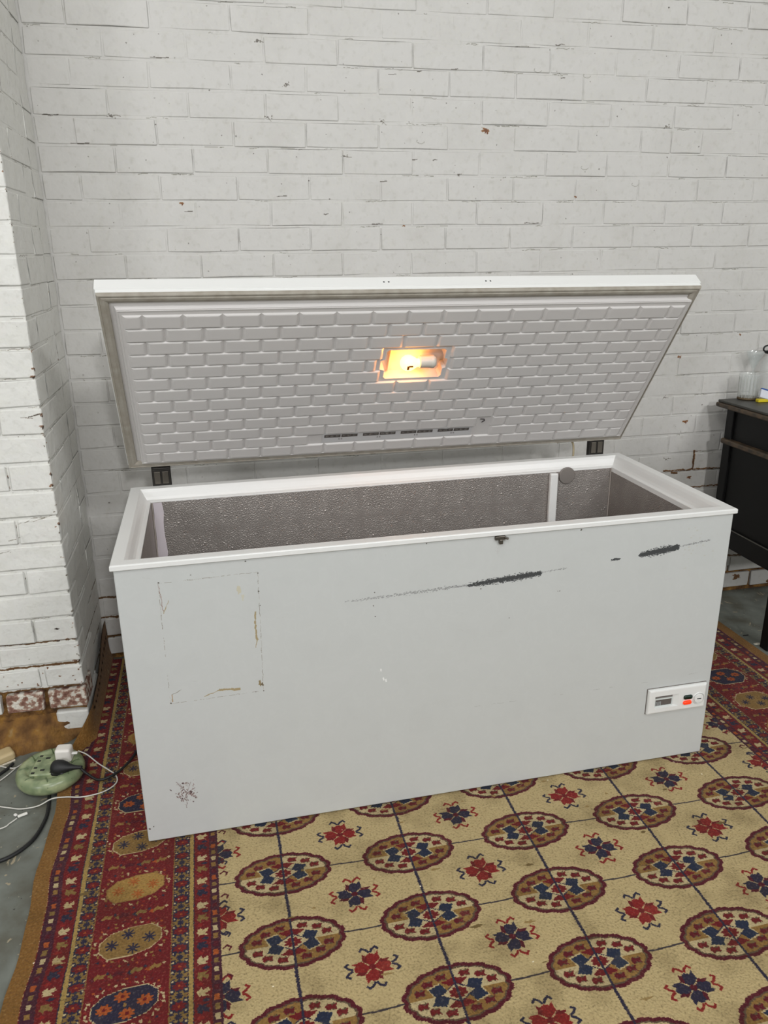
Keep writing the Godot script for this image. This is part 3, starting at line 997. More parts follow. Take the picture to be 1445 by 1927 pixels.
	for e in [[-0.022, 0.036], [-0.014, 0.03], [-0.004, -0.042], [0.012, 0.030], [0.020, 0.012], [-0.010, -0.02]]:
		crack(img, px.call(0.107, 0.128), px.call(0.107 + e[0], 0.128 + e[1]), 1.6, Color(0.45, 0.38, 0.37))
	blob(img, px.call(0.126, 0.112), Vector2(2.6, 3), Color(0.40, 0.38, 0.36), 0.3)
	# a crease, scratches, smears below the lock
	for k in 14:
		var x := 0.83 + k * 0.047
		if rng.randf() < 0.6:
			crack(img, px.call(x, 0.2555 + (0.006 if x > 1.3 else 0.0)), px.call(x + rng.randf_range(0.008, 0.035), 0.2555 + (0.008 if x > 1.3 else 0.0)), 1.0, Color(0.60, 0.60, 0.59))
	for i in 40:
		var x := rng.randf_range(0.05, 1.45)
		var y := rng.randf_range(0.03, 0.70)
		crack(img, px.call(x, y), px.call(x + rng.randf_range(-0.02, 0.02), y + rng.randf_range(-0.006, 0.006)), 0.8, Color(0.70, 0.70, 0.69))
	for i in 30:
		blob(img, px.call(rng.randf_range(1.38, 1.48), rng.randf_range(0.56, 0.69)), Vector2(rng.randf_range(1, 5), rng.randf_range(1, 3)), Color(0.72, 0.715, 0.68), 0.5)
	for i in 60:
		var at: Vector2 = px.call(0.877 + rng.randfn(0, 0.004), 0.68 + rng.randfn(0, 0.006))
		img.fill_rect(Rect2i(at, Vector2i(1, rng.randi_range(2, 6))), Color(0.72, 0.72, 0.71))
	var m := mat(Color.WHITE, 0.36)
	m.albedo_texture = tex(img)
	m.texture_repeat = false
	return m

func build_freezer() -> void:
	var root := thing("chest_freezer", "large white chest freezer with open lid, scuffed front and a lit lamp", "freezer", Vector3(0.0124, 0, 0.9846))
	root.rotation.y = 0.01262
	var fp := MB.new()
	fp.U = Vector4(1.0 / 1.504, 0, 0, -0.006 / 1.504)
	fp.V = Vector4(0, -1.0 / 0.715, 0, 0.719 / 0.715)
	fp.rbox(Vector3(FW / 2.0, 0.3615, -0.016), Vector3(FW - 0.012, 0.715, 0.02), 0.003)
	part("front_panel", fp, front_material(), root, "scuffed white front panel with old glue marks")
	for s in [0.0, 1.0]:
		var sp := MB.new()
		sp.rbox(Vector3(0.016 if s == 0.0 else FW - 0.016, 0.3615, -FD / 2.0), Vector3(0.02, 0.715, FD - 0.03), 0.003)
		part("side_panel", sp, M.enamel, root)
	var bp := MB.new()
	bp.rbox(Vector3(FW / 2.0, 0.3615, -FD + 0.012), Vector3(FW - 0.012, 0.715, 0.02), 0.003)
	part("back_panel", bp, M.enamel, root)
	var base := MB.new()
	base.rbox(Vector3(FW / 2.0, 0.03, -FD / 2.0), Vector3(FW - 0.05, 0.04, FD - 0.05), 0.004)
	part("base", base, M.dark_steel, root)
	for x in [0.06, FW - 0.06]:
		for z in [-0.06, -FD + 0.06]:
			var ft := MB.new()
			ft.lathe(Vector3(x, 0.001, z), [Vector2(0.0, 0.0), Vector2(0.022, 0.0), Vector2(0.022, 0.012), Vector2(0.0, 0.012)], 16)
			part("foot", ft, M.black, root)
	# rim
	var rim := MB.new()
	rim.T = Transform3D(Basis(Vector3(1, 0, 0), Vector3(0, 0, -1), Vector3(0, 1, 0)), Vector3.ZERO)
	rim.frame(0, FW, 0, FD, [Vector2(0.010, 0.716), Vector2(0.0015, 0.7165), Vector2(0.0, 0.718), Vector2(0.0, 0.727), Vector2(0.001, 0.7292), Vector2(0.0035, FH), Vector2(0.028, FH), Vector2(0.0295, 0.7285), Vector2(0.034, 0.722), Vector2(0.040, 0.709), Vector2(0.044, 0.7025), Vector2(0.047, 0.701), Vector2(0.0525, 0.7005), Vector2(0.0545, 0.699), Vector2(0.0552, 0.686)])
	part("rim", rim, M.plastic, root, "white plastic rim round the opening")
	# liner
	var x0 := 0.0555
	var x1 := FW - 0.0545
	var z0 := -0.0555
	var z1 := -FD + 0.0555
	var ln := MB.new()
	for w in [[Vector3(x0, 0.13, z0), Vector3(x0, 0.13, z1), Vector3(x0, 0.697, z1), Vector3(x0, 0.697, z0), Vector3(1, 0, 0)], [Vector3(x1, 0.13, z0), Vector3(x1, 0.13, z1), Vector3(x1, 0.697, z1), Vector3(x1, 0.697, z0), Vector3(-1, 0, 0)], [Vector3(x0, 0.13, z1), Vector3(x1, 0.13, z1), Vector3(x1, 0.697, z1), Vector3(x0, 0.697, z1), Vector3(0, 0, 1)], [Vector3(x0, 0.13, z0), Vector3(x1, 0.13, z0), Vector3(x1, 0.697, z0), Vector3(x0, 0.697, z0), Vector3(0, 0, -1)], [Vector3(x0, 0.13, z0), Vector3(x1, 0.13, z0), Vector3(x1, 0.13, z1), Vector3(x0, 0.13, z1), Vector3(0, 1, 0)]]:
		ln.quad(w[0], w[1], w[2], w[3], w[4])
	part("inner_liner", ln, M.alu, root, "dented stucco aluminium inner walls")
	for x in [x0 + 0.002, x1 - 0.002]:
		var seam := MB.new()
		seam.tube([Vector3(x, 0.14, z1 + 0.002), Vector3(x, 0.696, z1 + 0.002)], 0.0022, 6)
		part("seam", seam, mat(Color(0.62, 0.59, 0.56), 0.6), root)
	var cs := MB.new()
	cs.rbox(Vector3(1.2615, 0.42, z1 + 0.008), Vector3(0.027, 0.553, 0.016), 0.005)
	part("cable_cover", cs, M.plastic, root, "white plastic cable cover strip")
	var dc := MB.new()
	dc.T = Transform3D(Basis(Vector3.RIGHT, PI / 2.0), Vector3(1.3085, 0.684, z1 + 0.0))
	dc.lathe(Vector3.ZERO, [Vector2(0.0, 0.005), Vector2(0.025, 0.005), Vector2(0.0265, 0.004), Vector2(0.0265, 0.0)], 28)
	part("round_cap", dc, mat(Color(0.55, 0.525, 0.505), 0.5, 0.5), root, "grey round cap at the rim")
	# torn white strip in the corner
	var st := MB.new()
	var rows := []
	for i in 17:
		var y := 0.697 - i * 0.03
		rows.append(PackedVector3Array([Vector3(0.060 + 0.001 * sin(i * 2.3), y, z1 + 0.002), Vector3(0.072, y, z1 + 0.0035), Vector3(0.084 + 0.0022 * sin(i * 1.7) + 0.001 * (i % 2), y, z1 + 0.002)]))
	st.field(rows, Vector3(0, 0, 1))
	part("white_strip", st, mat(Color(0.78, 0.75, 0.77), 0.6), root, "torn white strip in the corner")
	# lock
	var lk := MB.new()
	lk.rbox(Vector3(0.880, 0.7105, -0.003), Vector3(0.026, 0.010, 0.008), 0.002)
	lk.rbox(Vector3(0.882, 0.7015, -0.0015), Vector3(0.010, 0.013, 0.010), 0.003)
	lk.tube([Vector3(0.890, 0.7115, 0.001), Vector3(0.899, 0.708, 0.0015)], 0.0028, 8)
	part("latch", lk, M.steel, root, "small worn metal latch under the rim")
	build_controls(root)
	for x in [0.087, 1.4345]:
		var hg := MB.new()
		hg.rbox(Vector3(x, 0.739, -FD - 0.004), Vector3(0.050, 0.075, 0.006), 0.002)
		hg.rbox(Vector3(x - 0.024, 0.747, -FD - 0.010), Vector3(0.004, 0.068, 0.016), 0.001)
		hg.rbox(Vector3(x + 0.024, 0.747, -FD - 0.010), Vector3(0.004, 0.068, 0.016), 0.001)
		hg.tube([Vector3(x - 0.026, 0.777, -FD - 0.009), Vector3(x + 0.026, 0.777, -FD - 0.009)], 0.006, 12)
		var h := part("hinge", hg, M.dark_steel, root, "dark metal spring hinge")
		var lf := MB.new()
		for e in [-0.011, 0.011]:
			lf.rbox(Vector3(x + e, 0.752, -FD - 0.0005), Vector3(0.017, 0.036, 0.004), 0.0012)
		part("leaf", lf, M.steel, h)
	var cb := MB.new()
	cb.tube(smooth([Vector3(1.30, 0.775, -0.602), Vector3(1.335, 0.783, -0.608), Vector3(1.357, 0.770, -0.612), Vector3(1.362, 0.745, -0.610), Vector3(1.358, 0.70, -0.604)]), 0.0032, 8)
	part("lamp_cable", cb, mat(Color(0.62, 0.57, 0.46), 0.6), root, "beige cable looping from lid to body")
	build_lid(root)

func build_controls(root: Node3D) -> void:
	var bz := MB.new()
	var cx := 1.4082
	# plate with a window, framed; corners softened by the bevel
	bz.T = Transform3D(Basis(), Vector3(0, 0, -0.006))
	bz.frame(1.3205, 1.4960, 0.158, 0.233, [Vector2(0.0, 0.0), Vector2(0.001, 0.007), Vector2(0.003, 0.0095), Vector2(0.006, 0.0105)])
	var xs := [1.3265, 1.340, 1.412, 1.490]
	var ys := [0.164, 0.175, 0.2125, 0.227]
	for i in 3:
		for j in 3:
			if not (i == 1 and j == 1):
				bz.quad(Vector3(xs[i], ys[j], 0.0105), Vector3(xs[i + 1], ys[j], 0.0105), Vector3(xs[i + 1], ys[j + 1], 0.0105), Vector3(xs[i], ys[j + 1], 0.0105), Vector3(0, 0, 1))
	# sloping well of the window
	var o := [Vector3(1.340, 0.175, 0.0105), Vector3(1.412, 0.175, 0.0105), Vector3(1.412, 0.2125, 0.0105), Vector3(1.340, 0.2125, 0.0105)]
	var w := [Vector3(1.343, 0.177, 0.001), Vector3(1.396, 0.177, 0.001), Vector3(1.396, 0.206, 0.001), Vector3(1.343, 0.206, 0.001)]
	var nn := [Vector3(0, 1, 0.2), Vector3(-0.6, 0, 0.8), Vector3(0, -0.8, 0.5), Vector3(1, 0, 0.2)]
	for k in 4:
		bz.quad(o[k], o[(k + 1) % 4], w[(k + 1) % 4], w[k], nn[k].normalized())
	bz.quad(w[0], w[1], w[2], w[3], Vector3(0, 0, 1))
	var panel := part("control_panel", bz, M.plastic, root, "white control panel on the lower right of the front")
	var seat := MB.new()
	seat.rbox(Vector3(1.4082, 0.1953, -0.0055), Vector3(0.1782, 0.0778, 0.003), 0.001)
	part("panel_gasket", seat, mat(Color(0.42, 0.40, 0.38), 0.7), panel, "thin grey gasket behind the panel")
	var gauge := MB.new()
	gauge.rbox(Vector3(1.3690, 0.1885, -0.0035), Vector3(0.051, 0.021, 0.002), 0.0008)
	part("gauge_window", gauge, mat(Color(0.36, 0.34, 0.33), 0.25), panel, "grey gauge window")
	for k in 4:
		var bar := MB.new()
		bar.rbox(Vector3(1.349 + k * 0.0042, 0.186, -0.0023), Vector3(0.0018, 0.011, 0.001), 0.0003)
		part("gauge_bar", bar, mat(Color(0.62, 0.64, 0.64), 0.4), panel)
	var fr := MB.new()
	fr.T = Transform3D(Basis(), Vector3(0, 0, -0.005))
	fr.frame(1.3425, 1.3975, 0.1760, 0.2010, [Vector2(0, 0), Vector2(0.0005, 0.004), Vector2(0.003, 0.004), Vector2(0.0035, 0.001)])
	part("gauge_frame", fr, mat(Color(0.80, 0.82, 0.81), 0.25), panel)
	var gl := MB.new()
	gl.rbox(Vector3(1.4391, 0.1985, 0.0055), Vector3(0.0265, 0.013, 0.006), 0.005)
	part("green_lamp", gl, mat(Color(0.03, 0.13, 0.09), 0.25), panel, "dark green unlit indicator")
	var ol := MB.new()
	ol.rbox(Vector3(1.4382, 0.1822, 0.006), Vector3(0.0255, 0.012, 0.006), 0.005)
	var om := mat(Color(0.85, 0.22, 0.08), 0.3)
	om.emission_enabled = true
	om.emission = Color(1.0, 0.22, 0.05)
	om.emission_energy_multiplier = 0.9
	part("orange_lamp", ol, om, panel, "glowing orange indicator")
	var kl := MB.new()
	kl.T = Transform3D(Basis(Vector3.RIGHT, PI / 2.0), Vector3(1.4722, 0.1902, 0.0045))
	kl.lathe(Vector3.ZERO, [Vector2(0.0, 0.0035), Vector2(0.0125, 0.0035), Vector2(0.0138, 0.0025), Vector2(0.0142, -0.003), Vector2(0.0156, -0.003), Vector2(0.0158, 0.0022), Vector2(0.017, 0.0022), Vector2(0.0175, 0.0)], 36)
	var dial := part("thermostat_dial", kl, M.plastic, panel, "round white thermostat dial")
	var slot := MB.new()
	slot.T = Transform3D(Basis(Vector3(0, 0, 1), -0.05), Vector3(1.4722, 0.1902, 0.0083))
	slot.rbox(Vector3.ZERO, Vector3(0.0125, 0.0022, 0.0012), 0.0005)
	part("dial_slot", slot, M.black, panel)

func pad_mesh(l: float, h: float) -> ArrayMesh:
	# a raised tile with sloping ends and bevelled long edges
	var mb := MB.new()
	var top := 0.0052
	var steps := [Vector3(0.0, 0.0, 0.0), Vector3(0.0058, 0.0019, top * 0.80), Vector3(0.0086, 0.0034, top * 0.97), Vector3(0.0105, 0.0052, top)]
	var mids := [0.0, 0.0012, 0.0016, 0.0018]         # the ends bow a little
	for i in 3:
		var a: Vector3 = steps[i]
		var b: Vector3 = steps[i + 1]
		for sy in [0.0, 1.0]:
			var p := Vector3(a.x, absf(sy * h - a.y), a.z)
			var q := Vector3(l - a.x, p.y, a.z)
			var t := Vector3(l - b.x, absf(sy * h - b.y), b.z)
			var u := Vector3(b.x, t.y, b.z)
			var n := (q - p).cross(u - p).normalized()
			mb.quad(p, q, t, u, n if n.z > 0.0 else -n)
		for sx in [0.0, 1.0]:
			for half_end in [[a.y, h / 2.0, b.y], [h - a.y, h / 2.0, h - b.y]]:
				var p := Vector3(absf(sx * l - a.x), half_end[0], a.z)
				var q := Vector3(absf(sx * l - a.x + mids[i]), half_end[1], a.z)
				var t := Vector3(absf(sx * l - b.x + mids[i + 1]), half_end[1], b.z)
				var u := Vector3(absf(sx * l - b.x), half_end[2], b.z)
				var n := (t - p).cross(u - q).normalized()
				mb.quad(p, q, t, u, n if n.z > 0.0 else -n)
	var e: Vector3 = steps[3]
	var pts := [Vector3(e.x, e.y, e.z), Vector3(l - e.x, e.y, e.z), Vector3(l - e.x + mids[3], h / 2.0, e.z), Vector3(l - e.x, h - e.y, e.z), Vector3(e.x, h - e.y, e.z), Vector3(e.x - mids[3], h / 2.0, e.z)]
	var c := Vector3(l / 2.0, h / 2.0, e.z)
	for k in 6:
		mb.tri(c, pts[k], pts[(k + 1) % 6], Vector3(0, 0, 1), Vector3(0, 0, 1), Vector3(0, 0, 1))
	return mb.mesh()

func build_lid(root: Node3D) -> void:
	var W := 1.5230
	var L := 0.5915
	var sh := MB.new()
	sh.frame(0, W, 0, L, [Vector2(0.012, -0.050), Vector2(0.004, -0.049), Vector2(0.0, -0.045), Vector2(0.0, -0.011), Vector2(0.0025, -0.010), Vector2(0.0025, -0.003), Vector2(0.004, -0.001), Vector2(0.012, -0.001)])
	sh.quad(Vector3(0.012, 0.012, -0.05), Vector3(W - 0.012, 0.012, -0.05), Vector3(W - 0.012, L - 0.012, -0.05), Vector3(0.012, L - 0.012, -0.05), Vector3(0, 0, -1))
	var lid := part("lid", sh, M.trim, root, "open white lid with a moulded brick pattern liner")
	var a := PI / 2.0 - 0.9767
	var basis := Basis(Vector3.RIGHT, a) * Basis(Vector3(0, 0, 1), -0.0115)
	lid.transform = Transform3D(basis, Vector3(-0.0005, 0.7814, -0.5993) + Basis(Vector3.RIGHT, a) * Vector3(0, 0.0065, 0))
	var gk := MB.new()
	gk.frame(0, W, 0, L, [Vector2(0.003, -0.002), Vector2(0.0035, 0.004), Vector2(0.006, 0.0065), Vector2(0.0085, 0.007), Vector2(0.0095, 0.0055), Vector2(0.012, 0.0055), Vector2(0.0145, 0.007), Vector2(0.020, 0.0065), Vector2(0.0265, 0.0035), Vector2(0.0280, -0.003), Vector2(0.0300, -0.003)])
	part("gasket", gk, M.gasket, lid, "grimy grey beige door gasket")
	# liner: flange, raised plug and flat face with the lamp opening
	var Z := 0.012
	var u0 := 0.0405
	var u1 := 1.5075
	var v0 := 0.0255
	var v1 := 0.5500
	var li := MB.new()
	li.frame(0.026, W - 0.010, 0.014, L - 0.026, [Vector2(0.0, -0.001), Vector2(0.0145, 0.0)])
	li.frame(u0 - 0.003, u1 + 0.003, v0 - 0.003, v1 + 0.003, [Vector2(0.0, 0.0), Vector2(0.0055, Z), Vector2(0.0075, Z), Vector2(0.0085, Z - 0.0012)])
	var F := Z - 0.0012
	var hole := [[0.312, 0.341, 0.6905, 0.8505], [0.341, 0.378, 0.6770, 0.8590], [0.378, 0.4095, 0.6905, 0.8505]]
	li.quad(Vector3(u0, v0, F), Vector3(u1, v0, F), Vector3(u1, 0.312, F), Vector3(u0, 0.312, F), Vector3(0, 0, 1))
	li.quad(Vector3(u0, 0.4095, F), Vector3(u1, 0.4095, F), Vector3(u1, v1, F), Vector3(u0, v1, F), Vector3(0, 0, 1))
	for h in hole:
		li.quad(Vector3(u0, h[0], F), Vector3(h[2], h[0], F), Vector3(h[2], h[1], F), Vector3(u0, h[1], F), Vector3(0, 0, 1))
		li.quad(Vector3(h[3], h[0], F), Vector3(u1, h[0], F), Vector3(u1, h[1], F), Vector3(h[3], h[1], F), Vector3(0, 0, 1))
	part("lid_liner", li, M.liner, lid, "moulded grey white plastic lid liner")
	# lamp housing
	var ring_pts := [Vector2(0.6905, 0.318), Vector2(0.696, 0.312), Vector2(0.845, 0.312), Vector2(0.8505, 0.318), Vector2(0.8505, 0.341), Vector2(0.859, 0.345), Vector2(0.859, 0.374), Vector2(0.8505, 0.378), Vector2(0.8505, 0.404), Vector2(0.845, 0.4095), Vector2(0.696, 0.4095), Vector2(0.6905, 0.404), Vector2(0.6905, 0.378), Vector2(0.677, 0.374), Vector2(0.677, 0.345), Vector2(0.6905, 0.341)]
	var hs := MB.new()
	var mid := Vector2(0.770, 0.361)
	for i in ring_pts.size():
		var p: Vector2 = ring_pts[i]
		var q: Vector2 = ring_pts[(i + 1) % ring_pts.size()]
		var o := (q - p).orthogonal().normalized()
		if o.dot(mid - (p + q) / 2.0) < 0.0:
			o = -o
		var n := Vector3(o.x, o.y, 0)
		hs.quad(Vector3(p.x, p.y, -0.020), Vector3(q.x, q.y, -0.020), Vector3(q.x, q.y, F + 0.001), Vector3(p.x, p.y, F + 0.001), n)
		var pe := p + (p - mid).normalized() * 0.004
		var qe := q + (q - mid).normalized() * 0.004
		hs.quad(Vector3(p.x, p.y, F + 0.001), Vector3(q.x, q.y, F + 0.001), Vector3(qe.x, qe.y, F + 0.0008), Vector3(pe.x, pe.y, F + 0.0008), Vector3(0, 0, 1))
		hs.quad(Vector3(pe.x, pe.y, F + 0.0008), Vector3(qe.x, qe.y, F + 0.0008), Vector3(qe.x, qe.y, F - 0.001), Vector3(pe.x, pe.y, F - 0.001), -n)
	hs.quad(Vector3(0.676, 0.311, -0.020), Vector3(0.860, 0.311, -0.020), Vector3(0.860, 0.411, -0.020), Vector3(0.676, 0.411, -0.020), Vector3(0, 0, 1))
	hs.rbox(Vector3(0.7075, 0.361, -0.017), Vector3(0.003, 0.09, 0.010), 0.001)
	part("lamp_housing", hs, M.liner, lid, "recessed lamp housing with notched ends")
	var so := MB.new()
	so.T = Transform3D(Basis(Vector3(0, 0, 1), -PI / 2.0), Vector3(0.782, 0.365, 0.009))
	so.lathe(Vector3.ZERO, [Vector2(0.0, 0.0), Vector2(0.015, 0.0), Vector2(0.0165, 0.004), Vector2(0.0165, 0.030), Vector2(0.018, 0.032), Vector2(0.018, 0.040), Vector2(0.013, 0.046), Vector2(0.0, 0.046)], 8)
	part("lamp_socket", so, mat(Color(0.80, 0.78, 0.74), 0.45), lid, "white eight-sided lamp holder")
	var at := Vector3(0.752, 0.365, 0.012)
	var bu := MB.new()
	bu.T = Transform3D(Basis(Vector3(0, 0, 1), -PI / 2.0), at)
	bu.lathe(Vector3.ZERO, [Vector2(0.0, -0.022), Vector2(0.008, -0.0203), Vector2(0.0155, -0.0155), Vector2(0.0202, -0.008), Vector2(0.0215, 0.0), Vector2(0.0202, 0.008), Vector2(0.0155, 0.017), Vector2(0.0115, 0.023), Vector2(0.0105, 0.032)], 24)
	var bm := mat(Color(1.0, 0.85, 0.6), 0.3)
	bm.emission_enabled = true
	bm.emission = Color(1.0, 0.80, 0.42)
	bm.emission_energy_multiplier = 7.0
	var glass_bulb := part("light_bulb", bu, bm, lid, "small glowing amber bulb")
	var mark := MB.new()
	mark.rbox(at + Vector3(-0.004, 0.000, 0.0205), Vector3(0.006, 0.012, 0.002), 0.0006)
	mark.rbox(at + Vector3(0.003, 0.005, 0.0205), Vector3(0.012, 0.005, 0.002), 0.0006)
	part("maker_stamp", mark, mat(Color(0.55, 0.25, 0.05), 0.5), glass_bulb, "orange brown stamp on the bulb")
	var om := OmniLight3D.new()
	om.name = "bulb_light"
	om.position = at
	om.light_color = Color(1.0, 0.58, 0.23)
	om.light_energy = 0.030
	om.light_size = 0.014
	om.omni_range = 20.0
	om.omni_attenuation = 2.0
	om.shadow_enabled = true
	lid.add_child(om)
	# the pressed bricks
	var ua := 0.0515
	var ub := 1.4955
	var pitch := (ub - ua) / 16.0
	var vb := 0.0315
	var rh := 0.03873
	var full := pad_mesh(pitch - 0.0004, rh - 0.0005)
	var short := pad_mesh(pitch / 2.0 - 0.0004, rh - 0.0005)
	for r in 13:
		var y := vb + rh * (12 - r)
		var us := [ua]
		if r % 2 == 0:
			us.append(ua + pitch / 2.0)
			for k in 15:
				us.append(ua + pitch / 2.0 + pitch * (k + 1))
			us.append(ub)
		else:
			for k in 16:
				us.append(ua + pitch * (k + 1))
		for i in us.size() - 1:
			var p: float = us[i]
			var q: float = us[i + 1]
			var me: ArrayMesh = full if q - p > pitch * 0.75 else short
			if r >= 3 and r <= 5:                      # the lamp takes the room of these
				var lo: float = 0.680 if r != 4 else 0.6665
				var hi: float = 0.861 if r != 4 else 0.8695
				if p >= lo - 0.008 and q <= hi + 0.008:
					continue
				if p < lo and q > lo:
					if lo - p < 0.02:
						continue
					q = lo
					me = pad_mesh(q - p, rh - 0.0005)
				elif p < hi and q > hi:
					if q - hi < 0.02:
						continue
					p = hi
					me = pad_mesh(q - p, rh - 0.0005)
			if r == 11 and q > 0.505 and p < 1.045:     # smooth field for the print
				if p < 0.49:
					q = 0.505
					me = pad_mesh(q - p, rh - 0.0005)
				elif q > 1.06:
					p = 1.045
					me = pad_mesh(q - p, rh - 0.0005)
				else:
					continue
			if r == 10 and p > 0.985 and p < 1.02:
				p = 1.042
				me = pad_mesh(q - p, rh - 0.0005)
			var o := place("embossed_brick", me, M.liner, lid)
			o.position = Vector3(p + 0.0002, y + 0.0003, F)
	build_print(lid, F)
	for x in [0.664, 0.676, 0.925, 0.937]:
		var mk := MB.new()
		mk.rbox(Vector3(x, L - 0.0002, -0.026), Vector3(0.0042, 0.001, 0.0042), 0.0004)
		part("screw_hole", mk, M.black, lid, "small dark hole in the lid edge")

func build_print(lid: Node3D, F: float) -> void:
	# four printed bars of storage times, and a small arrow mark
	var img := Image.create(1024, 96, false, Image.FORMAT_RGBA8)
	img.fill(Color(0.76, 0.755, 0.755))
	rng.seed = 707
	for g in 4:
		var x0 := 14 + g * 256
		for half_bar in 2:
			var x := x0 + half_bar * 113
			img.fill_rect(Rect2i(x, 26, 107, 26), Color(0.30, 0.28, 0.27))
			for k in 3:
				var cx := x + 18 + k * 34
				blob(img, Vector2(cx, 39), Vector2(rng.randf_range(8, 13), rng.randf_range(4, 7)), Color(0.52, 0.50, 0.48), 0.5)
				blob(img, Vector2(cx + 3, 37), Vector2(3, 3), Color(0.30, 0.28, 0.27), 0.4)
		# the span of months below each pair
		for k in 2:
			img.fill_rect(Rect2i(x0 + 96 + k * 17, 62, 3, 13), Color(0.38, 0.36, 0.35))
			img.fill_rect(Rect2i(x0 + 96 + k * 17, 62, 8, 3), Color(0.38, 0.36, 0.35))
			img.fill_rect(Rect2i(x0 + 101 + k * 17, 68, 3, 7), Color(0.38, 0.36, 0.35))
		img.fill_rect(Rect2i(x0 + 107, 68, 5, 2), Color(0.38, 0.36, 0.35))
	var m := mat(Color.WHITE, 0.42)
	m.albedo_texture = tex(img)
	m.texture_repeat = false
	var lb := MB.new()
	lb.U = Vector4(1.0 / 0.45, 0, 0, -0.541 / 0.45)
	lb.V = Vector4(0, -1.0 / 0.042, 0, 0.115 / 0.042)
	lb.quad(Vector3(0.541, 0.073, F + 0.0008), Vector3(0.991, 0.073, F + 0.0008), Vector3(0.991, 0.115, F + 0.0008), Vector3(0.541, 0.115, F + 0.0008), Vector3(0, 0, 1))
	part("storage_print", lb, m, lid, "dark printed storage time bars")
	var ar := MB.new()
	ar.tube([Vector3(1.008, 0.138, F + 0.001), Vector3(1.020, 0.1365, F + 0.001), Vector3(1.023, 0.131, F + 0.001), Vector3(1.015, 0.124, F + 0.001)], 0.0016, 6)
	part("arrow_mark", ar, mat(Color(0.25, 0.23, 0.23), 0.5), lid, "small dark arrow mark")

# ---------------------------------------------------------------- things on the floor at the left
func cable(called: String, pts: Array, r: float, m: Material, label: String, group := "") -> MeshInstance3D:
	var mb := MB.new()
	mb.tube(smooth(pts), r, 8)
	var o := part(called, mb, m, self)
	tag(o, label, "cable", group)
	return o

